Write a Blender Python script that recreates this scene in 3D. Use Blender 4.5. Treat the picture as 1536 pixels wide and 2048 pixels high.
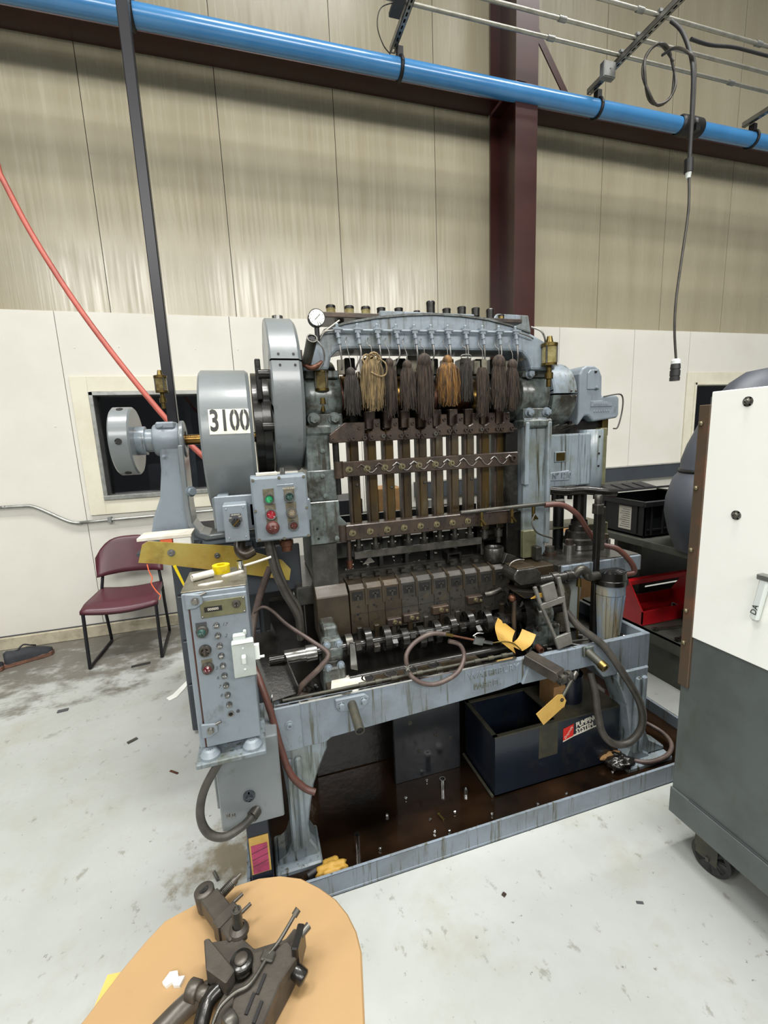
import bpy, math, random
from mathutils import Vector, Matrix, Euler
random.seed(7)
PI = math.pi
for o in list(bpy.data.objects):
    bpy.data.objects.remove(o, do_unlink=True)
scene = bpy.context.scene
COL = scene.collection

# ------------------------------------------------------------------ camera
cam_data = bpy.data.cameras.new('camera')
cam = bpy.data.objects.new('camera', cam_data)
COL.objects.link(cam)
cam_data.sensor_fit = 'VERTICAL'
cam_data.sensor_height = 36.0
cam_data.sensor_width = 27.0
cam_data.lens = 880.0 / 2048.0 * 36.0
cam_data.clip_start = 0.02
yaw, pitch, roll = math.radians(-16.45), math.radians(9.9), math.radians(-2.45)
right = Vector((math.cos(yaw), math.sin(yaw), 0))
fwd = Vector((-math.sin(yaw) * math.cos(pitch), math.cos(yaw) * math.cos(pitch), -math.sin(pitch)))
upv = right.cross(fwd)
r2 = right * math.cos(roll) + upv * math.sin(roll)
u2 = -right * math.sin(roll) + upv * math.cos(roll)
m = Matrix((r2, u2, -fwd)).transposed().to_4x4()
m.translation = (0, 0, 1.55)
cam.matrix_world = m
scene.camera = cam

# ------------------------------------------------------------------ world, lamps, exposure
world = bpy.data.worlds.new('hall_ambient')
scene.world = world
world.use_nodes = True
wb = world.node_tree.nodes['Background']
wb.inputs[0].default_value = (0.95, 0.98, 1.0, 1)
wb.inputs[1].default_value = 0.32
def area(name, loc, sx, sy, power, rot=(0, 0, 0), col=(1, 0.985, 0.95)):
    d = bpy.data.lights.new(name, 'AREA')
    d.shape = 'RECTANGLE'; d.size = sx; d.size_y = sy; d.energy = power; d.color = col
    o = bpy.data.objects.new(name, d); COL.objects.link(o)
    o.location = loc; o.rotation_euler = rot
    return o
# rows of shop strip lamps hung high in the hall
for x in (-2.8, 1.0, 4.8):
    area('high_bay_lamp', (x, .35, 8.2), 2.4, .45, 260).data.spread = math.radians(108)
    area('high_bay_lamp', (x, 1.15, 8.2), 2.4, .45, 190).data.spread = math.radians(108)
    area('high_bay_lamp', (x, -2.6, 7.6), 2.4, .4, 45).data.spread = math.radians(140)
    area('low_bay_lamp', (x - .3, -6.0, 5.6), 3.0, 1.8, 380, (math.radians(62), 0, 0)).data.spread = math.radians(130)
area('side_fill_lamp', (-5.5, -1.2, 5.4), 2.4, 1.2, 270, (0, math.radians(-58), 0)).data.spread = math.radians(120)  # added fill from the left, brightens the cart's white face
vs = scene.view_settings
vs.view_transform = 'Standard'
vs.look = 'None'
vs.gamma = 1.0
vs.use_curve_mapping = False
vs.exposure = -1.22

# ------------------------------------------------------------------ materials
def srgb(c):
    if isinstance(c, str):
        c = c.lstrip('#'); c = [int(c[i:i + 2], 16) / 255 for i in (0, 2, 4)]
    return tuple((v / 12.92 if v <= 0.04045 else ((v + 0.055) / 1.055) ** 2.4) for v in c) + (1,)
MATS = {}
def mat(name, c1, c2=None, rough=0.5, metal=0.0, scale=8.0, lo=0.45, hi=0.65, stretch=(1, 1, 1), detail=6.0,
        bump=0.0, bscale=60.0, c3=None, s3=(40, 40, 2.5), lo3=0.55, hi3=0.7, rough2=None, spec=0.5, trans=0.0, coat=0.0, world_co=False):
    """paint or metal with noise-shaped wear (c2) and streaks or specks (c3)"""
    mt = bpy.data.materials.new(name); mt.use_nodes = True
    nt = mt.node_tree; N = nt.nodes; L = nt.links
    b = N['Principled BSDF']
    b.inputs['Roughness'].default_value = rough
    b.inputs['Metallic'].default_value = metal
    b.inputs['Specular IOR Level'].default_value = spec
    if trans: b.inputs['Transmission Weight'].default_value = trans
    if coat:
        b.inputs['Coat Weight'].default_value = coat; b.inputs['Coat Roughness'].default_value = 0.12
    b.inputs['Base Color'].default_value = srgb(c1)
    tc = N.new('ShaderNodeTexCoord')
    if world_co:
        g = N.new('ShaderNodeNewGeometry'); co = g.outputs['Position']
    else:
        co = tc.outputs['Object']
    def noise(vec_scale, sc, det=detail):
        mp = N.new('ShaderNodeMapping'); mp.inputs['Scale'].default_value = vec_scale
        L.new(co, mp.inputs['Vector'])
        n = N.new('ShaderNodeTexNoise'); n.inputs['Scale'].default_value = sc; n.inputs['Detail'].default_value = det
        n.inputs['Roughness'].default_value = 0.65
        L.new(mp.outputs[0], n.inputs['Vector'])
        return n.outputs['Fac']
    def ramp(f, a, z):
        r = N.new('ShaderNodeMapRange'); r.inputs['From Min'].default_value = a; r.inputs['From Max'].default_value = z
        L.new(f, r.inputs['Value']); return r.outputs[0]
    cur = None
    if c2 is not None:
        f = ramp(noise(stretch, scale), lo, hi)
        mx = N.new('ShaderNodeMix'); mx.data_type = 'RGBA'
        mx.inputs['A'].default_value = srgb(c1); mx.inputs['B'].default_value = srgb(c2)
        L.new(f, mx.inputs['Factor']); cur = mx.outputs['Result']
        if rough2 is not None:
            rr = N.new('ShaderNodeMapRange'); rr.inputs['To Min'].default_value = rough; rr.inputs['To Max'].default_value = rough2
            L.new(f, rr.inputs['Value']); L.new(rr.outputs[0], b.inputs['Roughness'])
    if c3 is not None:
        f = ramp(noise(s3, 1.0), lo3, hi3)
        mx = N.new('ShaderNodeMix'); mx.data_type = 'RGBA'
        if cur is not None: L.new(cur, mx.inputs['A'])
        else: mx.inputs['A'].default_value = srgb(c1)
        mx.inputs['B'].default_value = srgb(c3)
        L.new(f, mx.inputs['Factor']); cur = mx.outputs['Result']
    if cur is not None: L.new(cur, b.inputs['Base Color'])
    if bump:
        bp = N.new('ShaderNodeBump'); bp.inputs['Strength'].default_value = bump; bp.inputs['Distance'].default_value = 0.004
        L.new(noise((1, 1, 1), bscale, 3), bp.inputs['Height']); L.new(bp.outputs[0], b.inputs['Normal'])
    MATS[name] = mt
    return mt

mat('paint', '#76818a', '#53574f', 0.38, 0, 7, .46, .68, bump=.25, bscale=35, c3='#3a3a2b', s3=(45, 45, 3), lo3=.53, hi3=.68, coat=.25)
mat('paint_clean', '#757f86', '#697076', 0.4, 0, 5, .45, .7, bump=.12, bscale=60, c3='#565c5c', s3=(18, 18, 9), lo3=.60, hi3=.74)
mat('paint_guard', '#646a6b', '#6d7274', 0.33, 0, 3, .4, .7, bump=.15, bscale=30, c3='#4c524b', s3=(14, 14, 10), lo3=.62, hi3=.8, coat=.3)
mat('paint_oily', '#5f6866', '#2a2923', 0.33, 0, 9, .44, .60, bump=.3, bscale=40, c3='#2f2c20', s3=(55, 55, 3), lo3=.52, hi3=.66, coat=.4)
mat('paint_apron', '#747e88', '#62696c', 0.42, 0, 6, .45, .7, bump=.1, c3='#45432f', s3=(60, 60, 3), lo3=.545, hi3=.66)
mat('paint_drip', '#78838a', '#646a62', 0.36, 0, 6, .46, .70, bump=.25, bscale=35, c3='#33311f', s3=(42, 42, 1.7), lo3=.55, hi3=.65, coat=.3)
mat('paint_dark', '#33383e', '#2b2f34', 0.45, 0, 4, .4, .7, bump=.05)
mat('rust', '#352b25', '#463729', 0.42, .35, 12, .42, .66, bump=.25, bscale=50, c3='#1f1814', s3=(20, 20, 8), lo3=.5, hi3=.7, coat=.2)
mat('plunger', '#4a3812', '#2a2114', 0.3, .4, 9, .42, .62, stretch=(1, 1, .25), c3='#55503f', s3=(30, 30, 5), lo3=.58, hi3=.72, coat=.5)
mat('die', '#34312b', '#272420', 0.46, .3, 14, .42, .62, bump=.2, bscale=70, c3='#473e2c', s3=(16, 16, 16), lo3=.58, hi3=.74, coat=.3)
mat('die_rusty', '#3a3021', '#2c251c', 0.42, .35, 10, .42, .62, bump=.2, coat=.2)
mat('black_steel', '#24221f', '#161514', 0.34, .5, 12, .4, .65, bump=.2, coat=.3)
mat('oily_dark', '#1b1814', '#0f0e0d', 0.3, .2, 10, .4, .65, coat=.35, bump=.3, bscale=45)
mat('grease', '#2b2a26', '#45433d', 0.35, .4, 18, .45, .7, bump=.4, bscale=60, coat=.4)
mat('steel', '#8d8c88', '#5c5a55', 0.28, .9, 14, .45, .7)
mat('steel_dull', '#595751', '#393731', 0.4, .7, 14, .42, .66, bump=.15)
mat('chrome', '#d7d7d5', '#9a9996', 0.14, 1.0, 20, .5, .8)
mat('brass', '#6f6038', '#5d4a22', 0.3, .9, 16, .4, .7)
mat('brass_bolt', '#8f866a', '#423a2a', 0.35, .75, 40, .4, .66)
mat('bronze', '#8a6c38', '#5c4526', 0.25, .9, 14, .42, .68)
mat('copper', '#63402f', '#44291f', 0.4, .6, 20, .4, .7)
mat('black', '#0c0c0d', None, 0.5)
mat('hole', '#070605', None, 0.7)  # near-black colour stands in for the shade inside holes and bores
mat('rubber', '#1e1e1f', '#2a2a2a', 0.55, 0, 12)
mat('hose_gray', '#3d3a34', '#2e2b27', 0.45, 0, 20, bump=.1)
mat('hose_red', '#54332a', '#452c25', 0.45, 0, 16)
mat('hose_bright', '#a04a3c', '#8a3f34', 0.5, 0, 8)
mat('hose_dirty', '#453833', '#564a42', 0.5, 0, 20)
mat('white', '#dfe0dc', '#d2d3cd', 0.55, 0, 3)
mat('white_paper', '#c0bcb1', '#aba697', 0.7, 0, 12)
mat('number_plate', '#d3d3bf', '#c6c6b2', 0.5, 0, 10)
mat('ink', '#191918', None, 0.6)
mat('ink_gray', '#3b3c3f', None, 0.6)
mat('print_white', '#cfcabb', None, 0.6)
mat('yellow_card', '#ad8838', '#8d6a26', 0.6, 0, 16, .5, .75)
mat('manila', '#bf9a4e', '#ad883e', 0.6, 0, 16, .5, .75)
mat('yellow_tape', '#c9b30c', '#a8920a', 0.25, 0, 20)
mat('amber', '#4f4426', '#6f6544', 0.12, 0, 30, .45, .6, coat=.6)
mat('amber_glass', '#8f865c', '#6e6338', 0.1, 0, 25, .4, .65, coat=.8)
mat('tan_board', '#957953', '#8e724d', 0.42, 0, 2.2, .4, .7, c3='#866a46', s3=(9, 9, 9), lo3=.62, hi3=.8)
mat('tank_blue', '#141b27', '#10151c', 0.34, 0, 5, .4, .7, c3='#2a2a26', s3=(10, 10, 7), lo3=.55, hi3=.75, coat=.3)
mat('tank_trim', '#37372f', '#4a4636', 0.5, .2, 12)
mat('navy', '#0f1524', '#0b0f18', 0.35)
mat('decal_red', '#c5281f', None, 0.4)
mat('pink_label', '#a8375f', '#8d2c4d', 0.45, 0, 30, .45, .6)
mat('cardboard', '#8d6b42', '#7c5c38', 0.8, 0, 10)
mat('maroon', '#4a1d28', '#431a24', 0.38, 0, 6, bump=.08, bscale=220)
mat('black_tube', '#17161b', None, 0.35, .3)
mat('yellow_panel', '#958740', '#8a6515', 0.3, .1, 2.2, .45, .7, c3='#5a4512', s3=(9, 9, 9), lo3=.5, hi3=.8, coat=.4)
mat('crate', '#15161a', '#101114', 0.5)
mat('bench', '#4a4c44', '#3c3d36', 0.5, .1, 6, .4, .7, c3='#2d2a24', s3=(8, 8, 8), lo3=.55, hi3=.75)
mat('red_paint', '#b5161f', '#9c121b', 0.28, 0, 6)
mat('cart_gray', '#525857', '#484d4b', 0.5, 0, 6, .42, .66, c3='#454538', s3=(11, 11, 6), lo3=.6, hi3=.8)
mat('cart_white', '#eff0ea', '#e9eae3', 0.5, 0, 3, .5, .8)
mat('rust_angle', '#544739', '#6b4a37', 0.55, .3, 9, .5, .7)
mat('blue_pipe', '#3f7fb4', '#3877ac', 0.25, 0, 3, coat=.5)
mat('red_oxide', '#35130d', '#2e100b', 0.32, 0, 4, coat=.35)
mat('galv', '#9b9c98', '#82837f', 0.4, .8, 14)
mat('conduit', '#b3b1a6', '#9b998f', 0.35, .8, 10)
mat('jbox', '#7f8280', '#6f7270', 0.5, .4, 8)
mat('green_lens', '#1d7a4a', '#2b9a62', 0.2, 0, 60, .4, .6, coat=.5)
mat('dark_lens', '#1f3d37', None, 0.15, coat=.5)
mat('red_lens', '#8a1020', None, 0.18, coat=.6)
mat('red_dark', '#4f221d', '#3c1b17', 0.35, 0, 40)
mat('deep_red', '#430910', None, 0.12, coat=.8)
mat('tan_button', '#7d7261', '#6c6252', 0.4, 0, 40)
mat('plate_gray', '#6e6a5c', '#57513f', 0.4, .4, 40)
mat('olive_plate', '#64644a', '#54533e', 0.45, .1, 20, .42, .66)
mat('gray_plastic', '#a9b0ac', '#989f9a', 0.4, 0, 6)
mat('white_plastic', '#d5dbd7', None, 0.35)
mat('shoe', '#1b1d22', '#24262b', 0.75, 0, 20, bump=.2)
mat('shoe_sole', '#6b4a3a', '#54392c', 0.7, 0, 20)
mat('orange', '#d2613c', None, 0.6)
mat('green', '#1f8a4c', None, 0.4)
mat('aluminium', '#e5e6e4', '#c2c3c1', 0.16, 1.0, 30)
mat('tool_steel', '#48433c', '#36322d', 0.42, .35, 14, .42, .66, bump=.15)
mat('cover_gray', '#3f434b', '#363a41', 0.55, 0, 5)
mat('dial', '#e8e7e0', None, 0.3)
mat('mop_dark', '#43362b', '#1a1511', 0.9, 0, 110, .38, .62, stretch=(1, 1, .15))
mat('mop_gray', '#3a342f', '#191614', 0.9, 0, 110, .38, .62, stretch=(1, 1, .15))
mat('mop_tan', '#8b7650', '#3f3729', 0.85, 0, 100, .38, .66, stretch=(1, 1, .15))
mat('mop_gold', '#80591f', '#24170b', 0.75, 0, 100, .36, .62, stretch=(1, 1, .15))
mat('wire', '#8c8a86', '#5f5d58', 0.35, .7, 30)
mat('cast_gray', '#6a6963', '#57554f', 0.45, .25, 12, .42, .66, bump=.1)
mat('shield', '#1f2125', '#17181b', 0.3, .1, 7, .42, .66, c3='#0d0c0b', s3=(9, 9, 5), lo3=.56, hi3=.66, coat=.4)
mat('concrete_curb', '#a79f8a', '#8a836f', 0.85, 0, 9, .42, .66, c3='#5c5648', s3=(5, 5, 9), lo3=.55, hi3=.75)
mat('casing', '#cbc7b5', '#c2bda9', 0.55, 0, 3)
mat('wainscot', '#cac8bf', '#c2c0b5', 0.55, 0, 1.6, .45, .75, c3='#aeaa9c', s3=(2.2, 2.2, 3.5), lo3=.66, hi3=.9)
# special surfaces -------------------------------------------------
def floor_material():
    mt = bpy.data.materials.new('painted_concrete'); mt.use_nodes = True
    nt = mt.node_tree; N = nt.nodes; L = nt.links; b = N['Principled BSDF']
    g = N.new('ShaderNodeNewGeometry')
    def noise(sc, det=6, vec=(1, 1, 1)):
        mp = N.new('ShaderNodeMapping'); mp.inputs['Scale'].default_value = vec
        L.new(g.outputs['Position'], mp.inputs['Vector'])
        n = N.new('ShaderNodeTexNoise'); n.inputs['Scale'].default_value = sc; n.inputs['Detail'].default_value = det
        n.inputs['Roughness'].default_value = .68
        L.new(mp.outputs[0], n.inputs['Vector']); return n.outputs['Fac']
    def rng(v, a, z, t0=0., t1=1.):
        r = N.new('ShaderNodeMapRange'); r.inputs['From Min'].default_value = a; r.inputs['From Max'].default_value = z
        r.inputs['To Min'].default_value = t0; r.inputs['To Max'].default_value = t1
        L.new(v, r.inputs['Value']); return r.outputs[0]
    def mathn(op, a, c):
        n = N.new('ShaderNodeMath'); n.operation = op
        for i, v in enumerate((a, c)):
            if isinstance(v, (int, float)): n.inputs[i].default_value = v
            else: L.new(v, n.inputs[i])
        return n.outputs[0]
    def mix(f, a, c):
        mx = N.new('ShaderNodeMix'); mx.data_type = 'RGBA'
        L.new(f, mx.inputs['Factor'])
        if isinstance(a, tuple): mx.inputs['A'].default_value = a
        else: L.new(a, mx.inputs['A'])
        mx.inputs['B'].default_value = c
        return mx.outputs['Result']
    sx = N.new('ShaderNodeSeparateXYZ'); L.new(g.outputs['Position'], sx.inputs[0])
    base = mix(rng(noise(1.3), .4, .7), srgb('#9c9f9c'), srgb('#92958f'))
    base = mix(rng(noise(3.1, 8), .52, .74, 0, .75), base, srgb('#8d8c7f'))
    # scuffs and chips
    base = mix(rng(noise(17, 6, (1, .7, 1)), .61, .67, 0, .6), base, srgb('#6c6a60'))
    base = mix(rng(noise(38, 5), .66, .70, 0, .75), base, srgb('#4c473e'))
    # trodden grime along the wall where the paint has worn away
    d1 = rng(sx.outputs['Y'], 2.4, 3.6); d2 = rng(sx.outputs['X'], .4, -.9)
    near = mathn('MULTIPLY', d1, d2)
    gn = mathn('ADD', noise(4.5, 8, (1, 1.3, 1)), mathn('MULTIPLY', near, .38))
    base = mix(rng(gn, .68, .84, 0, .9), base, srgb('#57534a'))
    # oil creeping out round the machine's drip pan
    def spot(cx, cy, r):
        dx = mathn('SUBTRACT', sx.outputs['X'], cx); dy = mathn('SUBTRACT', sx.outputs['Y'], cy)
        d = mathn('SQRT', mathn('ADD', mathn('MULTIPLY', dx, dx), mathn('MULTIPLY', dy, dy)), 0)
        return rng(d, r, 0.)
    for cx, cy, r, s in ((-.22, 1.55, .28, .45), (-.1, 1.3, .2, .3), (-.35, 1.1, .25, .25)):
        gg = mathn('ADD', noise(9, 7), mathn('MULTIPLY', spot(cx, cy, r), s))
        base = mix(rng(gg, .68, .86, 0, .8), base, srgb('#5d5137'))
    L.new(base, b.inputs['Base Color'])
    b.inputs['Specular IOR Level'].default_value = .4
    L.new(rng(noise(6), .35, .7, .32, .6), b.inputs['Roughness'])
    bp = N.new('ShaderNodeBump'); bp.inputs['Strength'].default_value = .12; bp.inputs['Distance'].default_value = .01
    L.new(noise(9), bp.inputs['Height']); L.new(bp.outputs[0], b.inputs['Normal'])
    return mt
def wall_metal():
    """semi-gloss beige liner panel with faint vertical brush marks and old run-down stains"""
    mt = bpy.data.materials.new('beige_liner_panel'); mt.use_nodes = True
    nt = mt.node_tree; N = nt.nodes; L = nt.links; b = N['Principled BSDF']
    g = N.new('ShaderNodeNewGeometry')
    def noise(sc, vec, det=5):
        mp = N.new('ShaderNodeMapping'); mp.inputs['Scale'].default_value = vec
        L.new(g.outputs['Position'], mp.inputs['Vector'])
        n = N.new('ShaderNodeTexNoise'); n.inputs['Scale'].default_value = sc; n.inputs['Detail'].default_value = det
        L.new(mp.outputs[0], n.inputs['Vector']); return n.outputs['Fac']
    def rng(v, a, z, t0=0., t1=1.):
        r = N.new('ShaderNodeMapRange'); r.inputs['From Min'].default_value = a; r.inputs['From Max'].default_value = z
        r.inputs['To Min'].default_value = t0; r.inputs['To Max'].default_value = t1
        L.new(v, r.inputs['Value']); return r.outputs[0]
    mx = N.new('ShaderNodeMix'); mx.data_type = 'RGBA'
    L.new(rng(noise(1, (5, 5, .5)), .35, .75), mx.inputs['Factor'])
    mx.inputs['A'].default_value = srgb('#99927c'); mx.inputs['B'].default_value = srgb('#8e8670')
    m2 = N.new('ShaderNodeMix'); m2.data_type = 'RGBA'
    L.new(rng(noise(1, (22, 22, .9)), .62, .85, 0, .22), m2.inputs['Factor'])
    L.new(mx.outputs['Result'], m2.inputs['A']); m2.inputs['B'].default_value = srgb('#847c65')
    L.new(m2.outputs['Result'], b.inputs['Base Color'])
    L.new(rng(noise(1, (40, 40, 1.5)), .35, .7, .16, .34), b.inputs['Roughness'])
    bp = N.new('ShaderNodeBump'); bp.inputs['Strength'].default_value = .11; bp.inputs['Distance'].default_value = .004
    L.new(noise(1, (70, 70, 1.2), 3), bp.inputs['Height']); L.new(bp.outputs[0], b.inputs['Normal'])
    return mt
def glass_dark():
    mt = bpy.data.materials.new('dark_window_glass'); mt.use_nodes = True
    b = mt.node_tree.nodes['Principled BSDF']
    b.inputs['Base Color'].default_value = (.75, .8, .85, 1); b.inputs['Roughness'].default_value = .02
    b.inputs['Transmission Weight'].default_value = 1; b.inputs['IOR'].default_value = 1.45
    return mt
def oil_material():
    mt = bpy.data.materials.new('dirty_oil'); mt.use_nodes = True
    nt = mt.node_tree; N = nt.nodes; L = nt.links; b = N['Principled BSDF']
    g = N.new('ShaderNodeNewGeometry')
    n = N.new('ShaderNodeTexNoise'); n.inputs['Scale'].default_value = 5; n.inputs['Detail'].default_value = 7
    L.new(g.outputs['Position'], n.inputs['Vector'])
    r = N.new('ShaderNodeValToRGB'); L.new(n.outputs['Fac'], r.inputs[0])
    r.color_ramp.elements[0].position = .35; r.color_ramp.elements[0].color = srgb('#0f0a06')
    r.color_ramp.elements[1].position = .72; r.color_ramp.elements[1].color = srgb('#281a0f')
    L.new(r.outputs[0], b.inputs['Base Color'])
    b.inputs['Roughness'].default_value = .12
    n2 = N.new('ShaderNodeTexNoise'); n2.inputs['Scale'].default_value = 11; n2.inputs['Detail'].default_value = 4
    L.new(g.outputs['Position'], n2.inputs['Vector'])
    bp = N.new('ShaderNodeBump'); bp.inputs['Strength'].default_value = .15; bp.inputs['Distance'].default_value = .01
    L.new(n2.outputs['Fac'], bp.inputs['Height']); L.new(bp.outputs[0], b.inputs['Normal'])
    MATS['oil'] = mt
MATS['floor'] = floor_material(); MATS['liner'] = wall_metal(); MATS['glass'] = glass_dark(); oil_material()

# mesh building ----------------------------------------------------
def V(*a): return Vector(a[0] if len(a) == 1 else a)
def frame(d):
    d = Vector(d).normalized()
    a = Vector((0, 0, 1)) if abs(d.z) < .95 else Vector((1, 0, 0))
    u = d.cross(a).normalized(); w = d.cross(u).normalized()
    return d, u, w
class MB:
    def __init__(s): s.v = []; s.f = []; s.s = []
    def add(s, vs, fs, smooth=False):
        n = len(s.v); s.v += [Vector(p) for p in vs]
        for f in fs: s.f.append([i + n for i in f]); s.s.append(smooth)
        return s
    def box(s, x0, x1, y0, y1, z0, z1, M=None):
        vs = [Vector((x, y, z)) for x in (x0, x1) for y in (y0, y1) for z in (z0, z1)]
        if M is not None: vs = [M @ p for p in vs]
        return s.add(vs, [(0, 1, 3, 2), (4, 6, 7, 5), (0, 4, 5, 1), (2, 3, 7, 6), (0, 2, 6, 4), (1, 5, 7, 3)])
    def cbox(s, c, size, rot=(0, 0, 0)):
        M = Matrix.Translation(Vector(c)) @ Euler(rot).to_matrix().to_4x4()
        a = [k / 2 for k in size]
        return s.box(-a[0], a[0], -a[1], a[1], -a[2], a[2], M)
    def bar(s, p0, p1, w, t, upv=(0, 0, 1)):
        """rectangular bar from p0 to p1, w across, t along upv"""
        p0, p1 = Vector(p0), Vector(p1); d = (p1 - p0).normalized(); u = d.cross(Vector(upv)).normalized(); k = u.cross(d).normalized()
        vs = [p + u * a * w / 2 + k * b * t / 2 for p in (p0, p1) for a, b in ((-1, -1), (1, -1), (1, 1), (-1, 1))]
        return s.add(vs, [(0, 3, 2, 1), (4, 5, 6, 7), (0, 1, 5, 4), (1, 2, 6, 5), (2, 3, 7, 6), (3, 0, 4, 7)])
    def lathe(s, prof, o, ax, n=24, a0=0., a1=2 * PI, smooth=True, ref=None):
        """prof: (t, r) pairs along the axis; profile corners stay sharp"""
        d, u, w = frame(ax)
        if ref is not None:
            u = Vector(ref).normalized(); w = d.cross(u).normalized()
        o = Vector(o); full = abs(a1 - a0 - 2 * PI) < 1e-6
        m_ = n if full else n + 1
        for (t0, q0), (t1, q1) in zip(prof[:-1], prof[1:]):
            vs = []
            for t, q in ((t0, q0), (t1, q1)):
                for i in range(m_):
                    a = a0 + (a1 - a0) * i / n
                    vs.append(o + d * t + (u * math.cos(a) + w * math.sin(a)) * q)
            fs = []
            for i in range(n):
                j = (i + 1) % m_
                if q0 < 1e-6: fs.append((i, m_ + j, m_ + i))
                elif q1 < 1e-6: fs.append((i, j, m_ + i))
                else: fs.append((i, j, m_ + j, m_ + i))
            s.add(vs, fs, smooth)
        return s
    def cyl(s, p0, p1, r0, r1=None, n=16, caps=True):
        p0, p1 = Vector(p0), Vector(p1); r1 = r0 if r1 is None else r1
        h = (p1 - p0).length
        pr = [(0, r0), (h, r1)]
        if caps: pr = [(0, 0)] + pr + [(h, 0)]
        return s.lathe(pr, p0, p1 - p0, n)
    def ring(s, p0, p1, ri, ro, n=20):
        p0, p1 = Vector(p0), Vector(p1); h = (p1 - p0).length
        return s.lathe([(0, ri), (0, ro), (h, ro), (h, ri), (0, ri)], p0, p1 - p0, n)
    def prism(s, poly, ax, a, b):
        """poly in the plane across axis ax, extruded from a to b"""
        def P3(p, t):
            return {'x': (t, p[0], p[1]), 'y': (p[0], t, p[1]), 'z': (p[0], p[1], t)}[ax]
        n = len(poly); vs = [P3(p, a) for p in poly] + [P3(p, b) for p in poly]
        s.add(vs, [tuple(range(n))[::-1], tuple(range(n, 2 * n))])
        return s.add(vs, [(i, (i + 1) % n, n + (i + 1) % n, n + i) for i in range(n)])
    def tube(s, pts, r, n=8, sub=5, caps=True, flat=1.0):
        pts = [Vector(p) for p in pts]
        if sub > 1 and len(pts) > 2: pts = spline(pts, sub)
        rs = r if isinstance(r, (list, tuple)) else None
        d, u, w = frame(pts[1] - pts[0]); vs = []
        for i, p in enumerate(pts):
            t = (pts[min(i + 1, len(pts) - 1)] - pts[max(i - 1, 0)]).normalized()
            u = (u - t * u.dot(t)).normalized(); w = t.cross(u)
            q = r if rs is None else rs[0] + (rs[1] - rs[0]) * i / (len(pts) - 1)
            vs += [p + (u * math.cos(2 * PI * k / n) + w * math.sin(2 * PI * k / n) * flat) * q for k in range(n)]
        fs = [(i * n + k, i * n + (k + 1) % n, (i + 1) * n + (k + 1) % n, (i + 1) * n + k) for i in range(len(pts) - 1) for k in range(n)]
        s.add(vs, fs, True)
        if caps:
            e = len(pts) - 1
            s.add(vs[:n], [tuple(range(n))[::-1]]); s.add(vs[e * n:], [tuple(range(n))])
        return s
    def ball(s, c, r, sc=(1, 1, 1), n=12, h=8):
        c = Vector(c); vs = [c + Vector((0, 0, r * sc[2]))]
        for i in range(1, h):
            a = PI * i / h
            vs += [c + Vector((math.sin(a) * math.cos(2 * PI * k / n) * r * sc[0], math.sin(a) * math.sin(2 * PI * k / n) * r * sc[1], math.cos(a) * r * sc[2])) for k in range(n)]
        vs.append(c - Vector((0, 0, r * sc[2]))); e = len(vs) - 1
        fs = [(0, 1 + k, 1 + (k + 1) % n) for k in range(n)]
        for i in range(h - 2):
            a = 1 + i * n
            fs += [(a + k, a + n + k, a + n + (k + 1) % n, a + (k + 1) % n) for k in range(n)]
        a = 1 + (h - 2) * n
        fs += [(a + k, e, a + (k + 1) % n) for k in range(n)]
        return s.add(vs, fs, True)
    def torus(s, c, ax, R, r, n=24, m_=8, a0=0., a1=2 * PI):
        d, u, w = frame(ax); c = Vector(c)
        k_ = n if abs(a1 - a0 - 2 * PI) < 1e-6 else n
        pts = [c + (u * math.cos(a0 + (a1 - a0) * i / n) + w * math.sin(a0 + (a1 - a0) * i / n)) * R for i in range(n + 1)]
        return s.tube(pts, r, m_, 1, caps=False)
    def text(s, body, size, depth, M, align='CENTER', shear=0.0, sx=1.0, bold=0.0):
        cu = bpy.data.curves.new('lettering', 'FONT'); cu.body = body; cu.size = size; cu.extrude = depth / 2
        cu.align_x = align; cu.align_y = 'CENTER'; cu.shear = shear; cu.offset = bold; cu.resolution_u = 3
        ob = bpy.data.objects.new('lettering', cu); COL.objects.link(ob)
        dg = bpy.context.evaluated_depsgraph_get()
        me = bpy.data.meshes.new_from_object(ob.evaluated_get(dg))
        vs = [M @ Vector((v.co.x * sx, v.co.y, v.co.z)) for v in me.vertices]
        s.add(vs, [tuple(p.vertices) for p in me.polygons])
        bpy.data.objects.remove(ob); bpy.data.meshes.remove(me); bpy.data.curves.remove(cu)
        return s
    def build(s, name, m_, parent=None, bev=0.0, seg=1, kind=None, label=None):
        o0 = WORLD.get(parent, Vector((0, 0, 0))) if parent is not None else Vector((0, 0, 0))
        me = bpy.data.meshes.new(name)
        me.from_pydata([tuple(p - o0) for p in s.v], [], s.f)
        me.polygons.foreach_set('use_smooth', s.s)
        me.materials.append(MATS[m_]); me.update()
        import bmesh
        bm = bmesh.new(); bm.from_mesh(me)
        if bev:
            bmesh.ops.remove_doubles(bm, verts=bm.verts, dist=1e-6)
        bmesh.ops.recalc_face_normals(bm, faces=bm.faces); bm.to_mesh(me); bm.free()
        ob = bpy.data.objects.new(name, me); COL.objects.link(ob)
        if parent is not None: ob.parent = parent
        WORLD[ob] = o0
        if bev:
            md = ob.modifiers.new('edge', 'BEVEL'); md.width = bev; md.segments = seg; md.limit_method = 'ANGLE'; md.angle_limit = math.radians(35)
        if kind: ob['kind'] = kind
        if label: ob['label'] = label
        return ob
WORLD = {}
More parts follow.
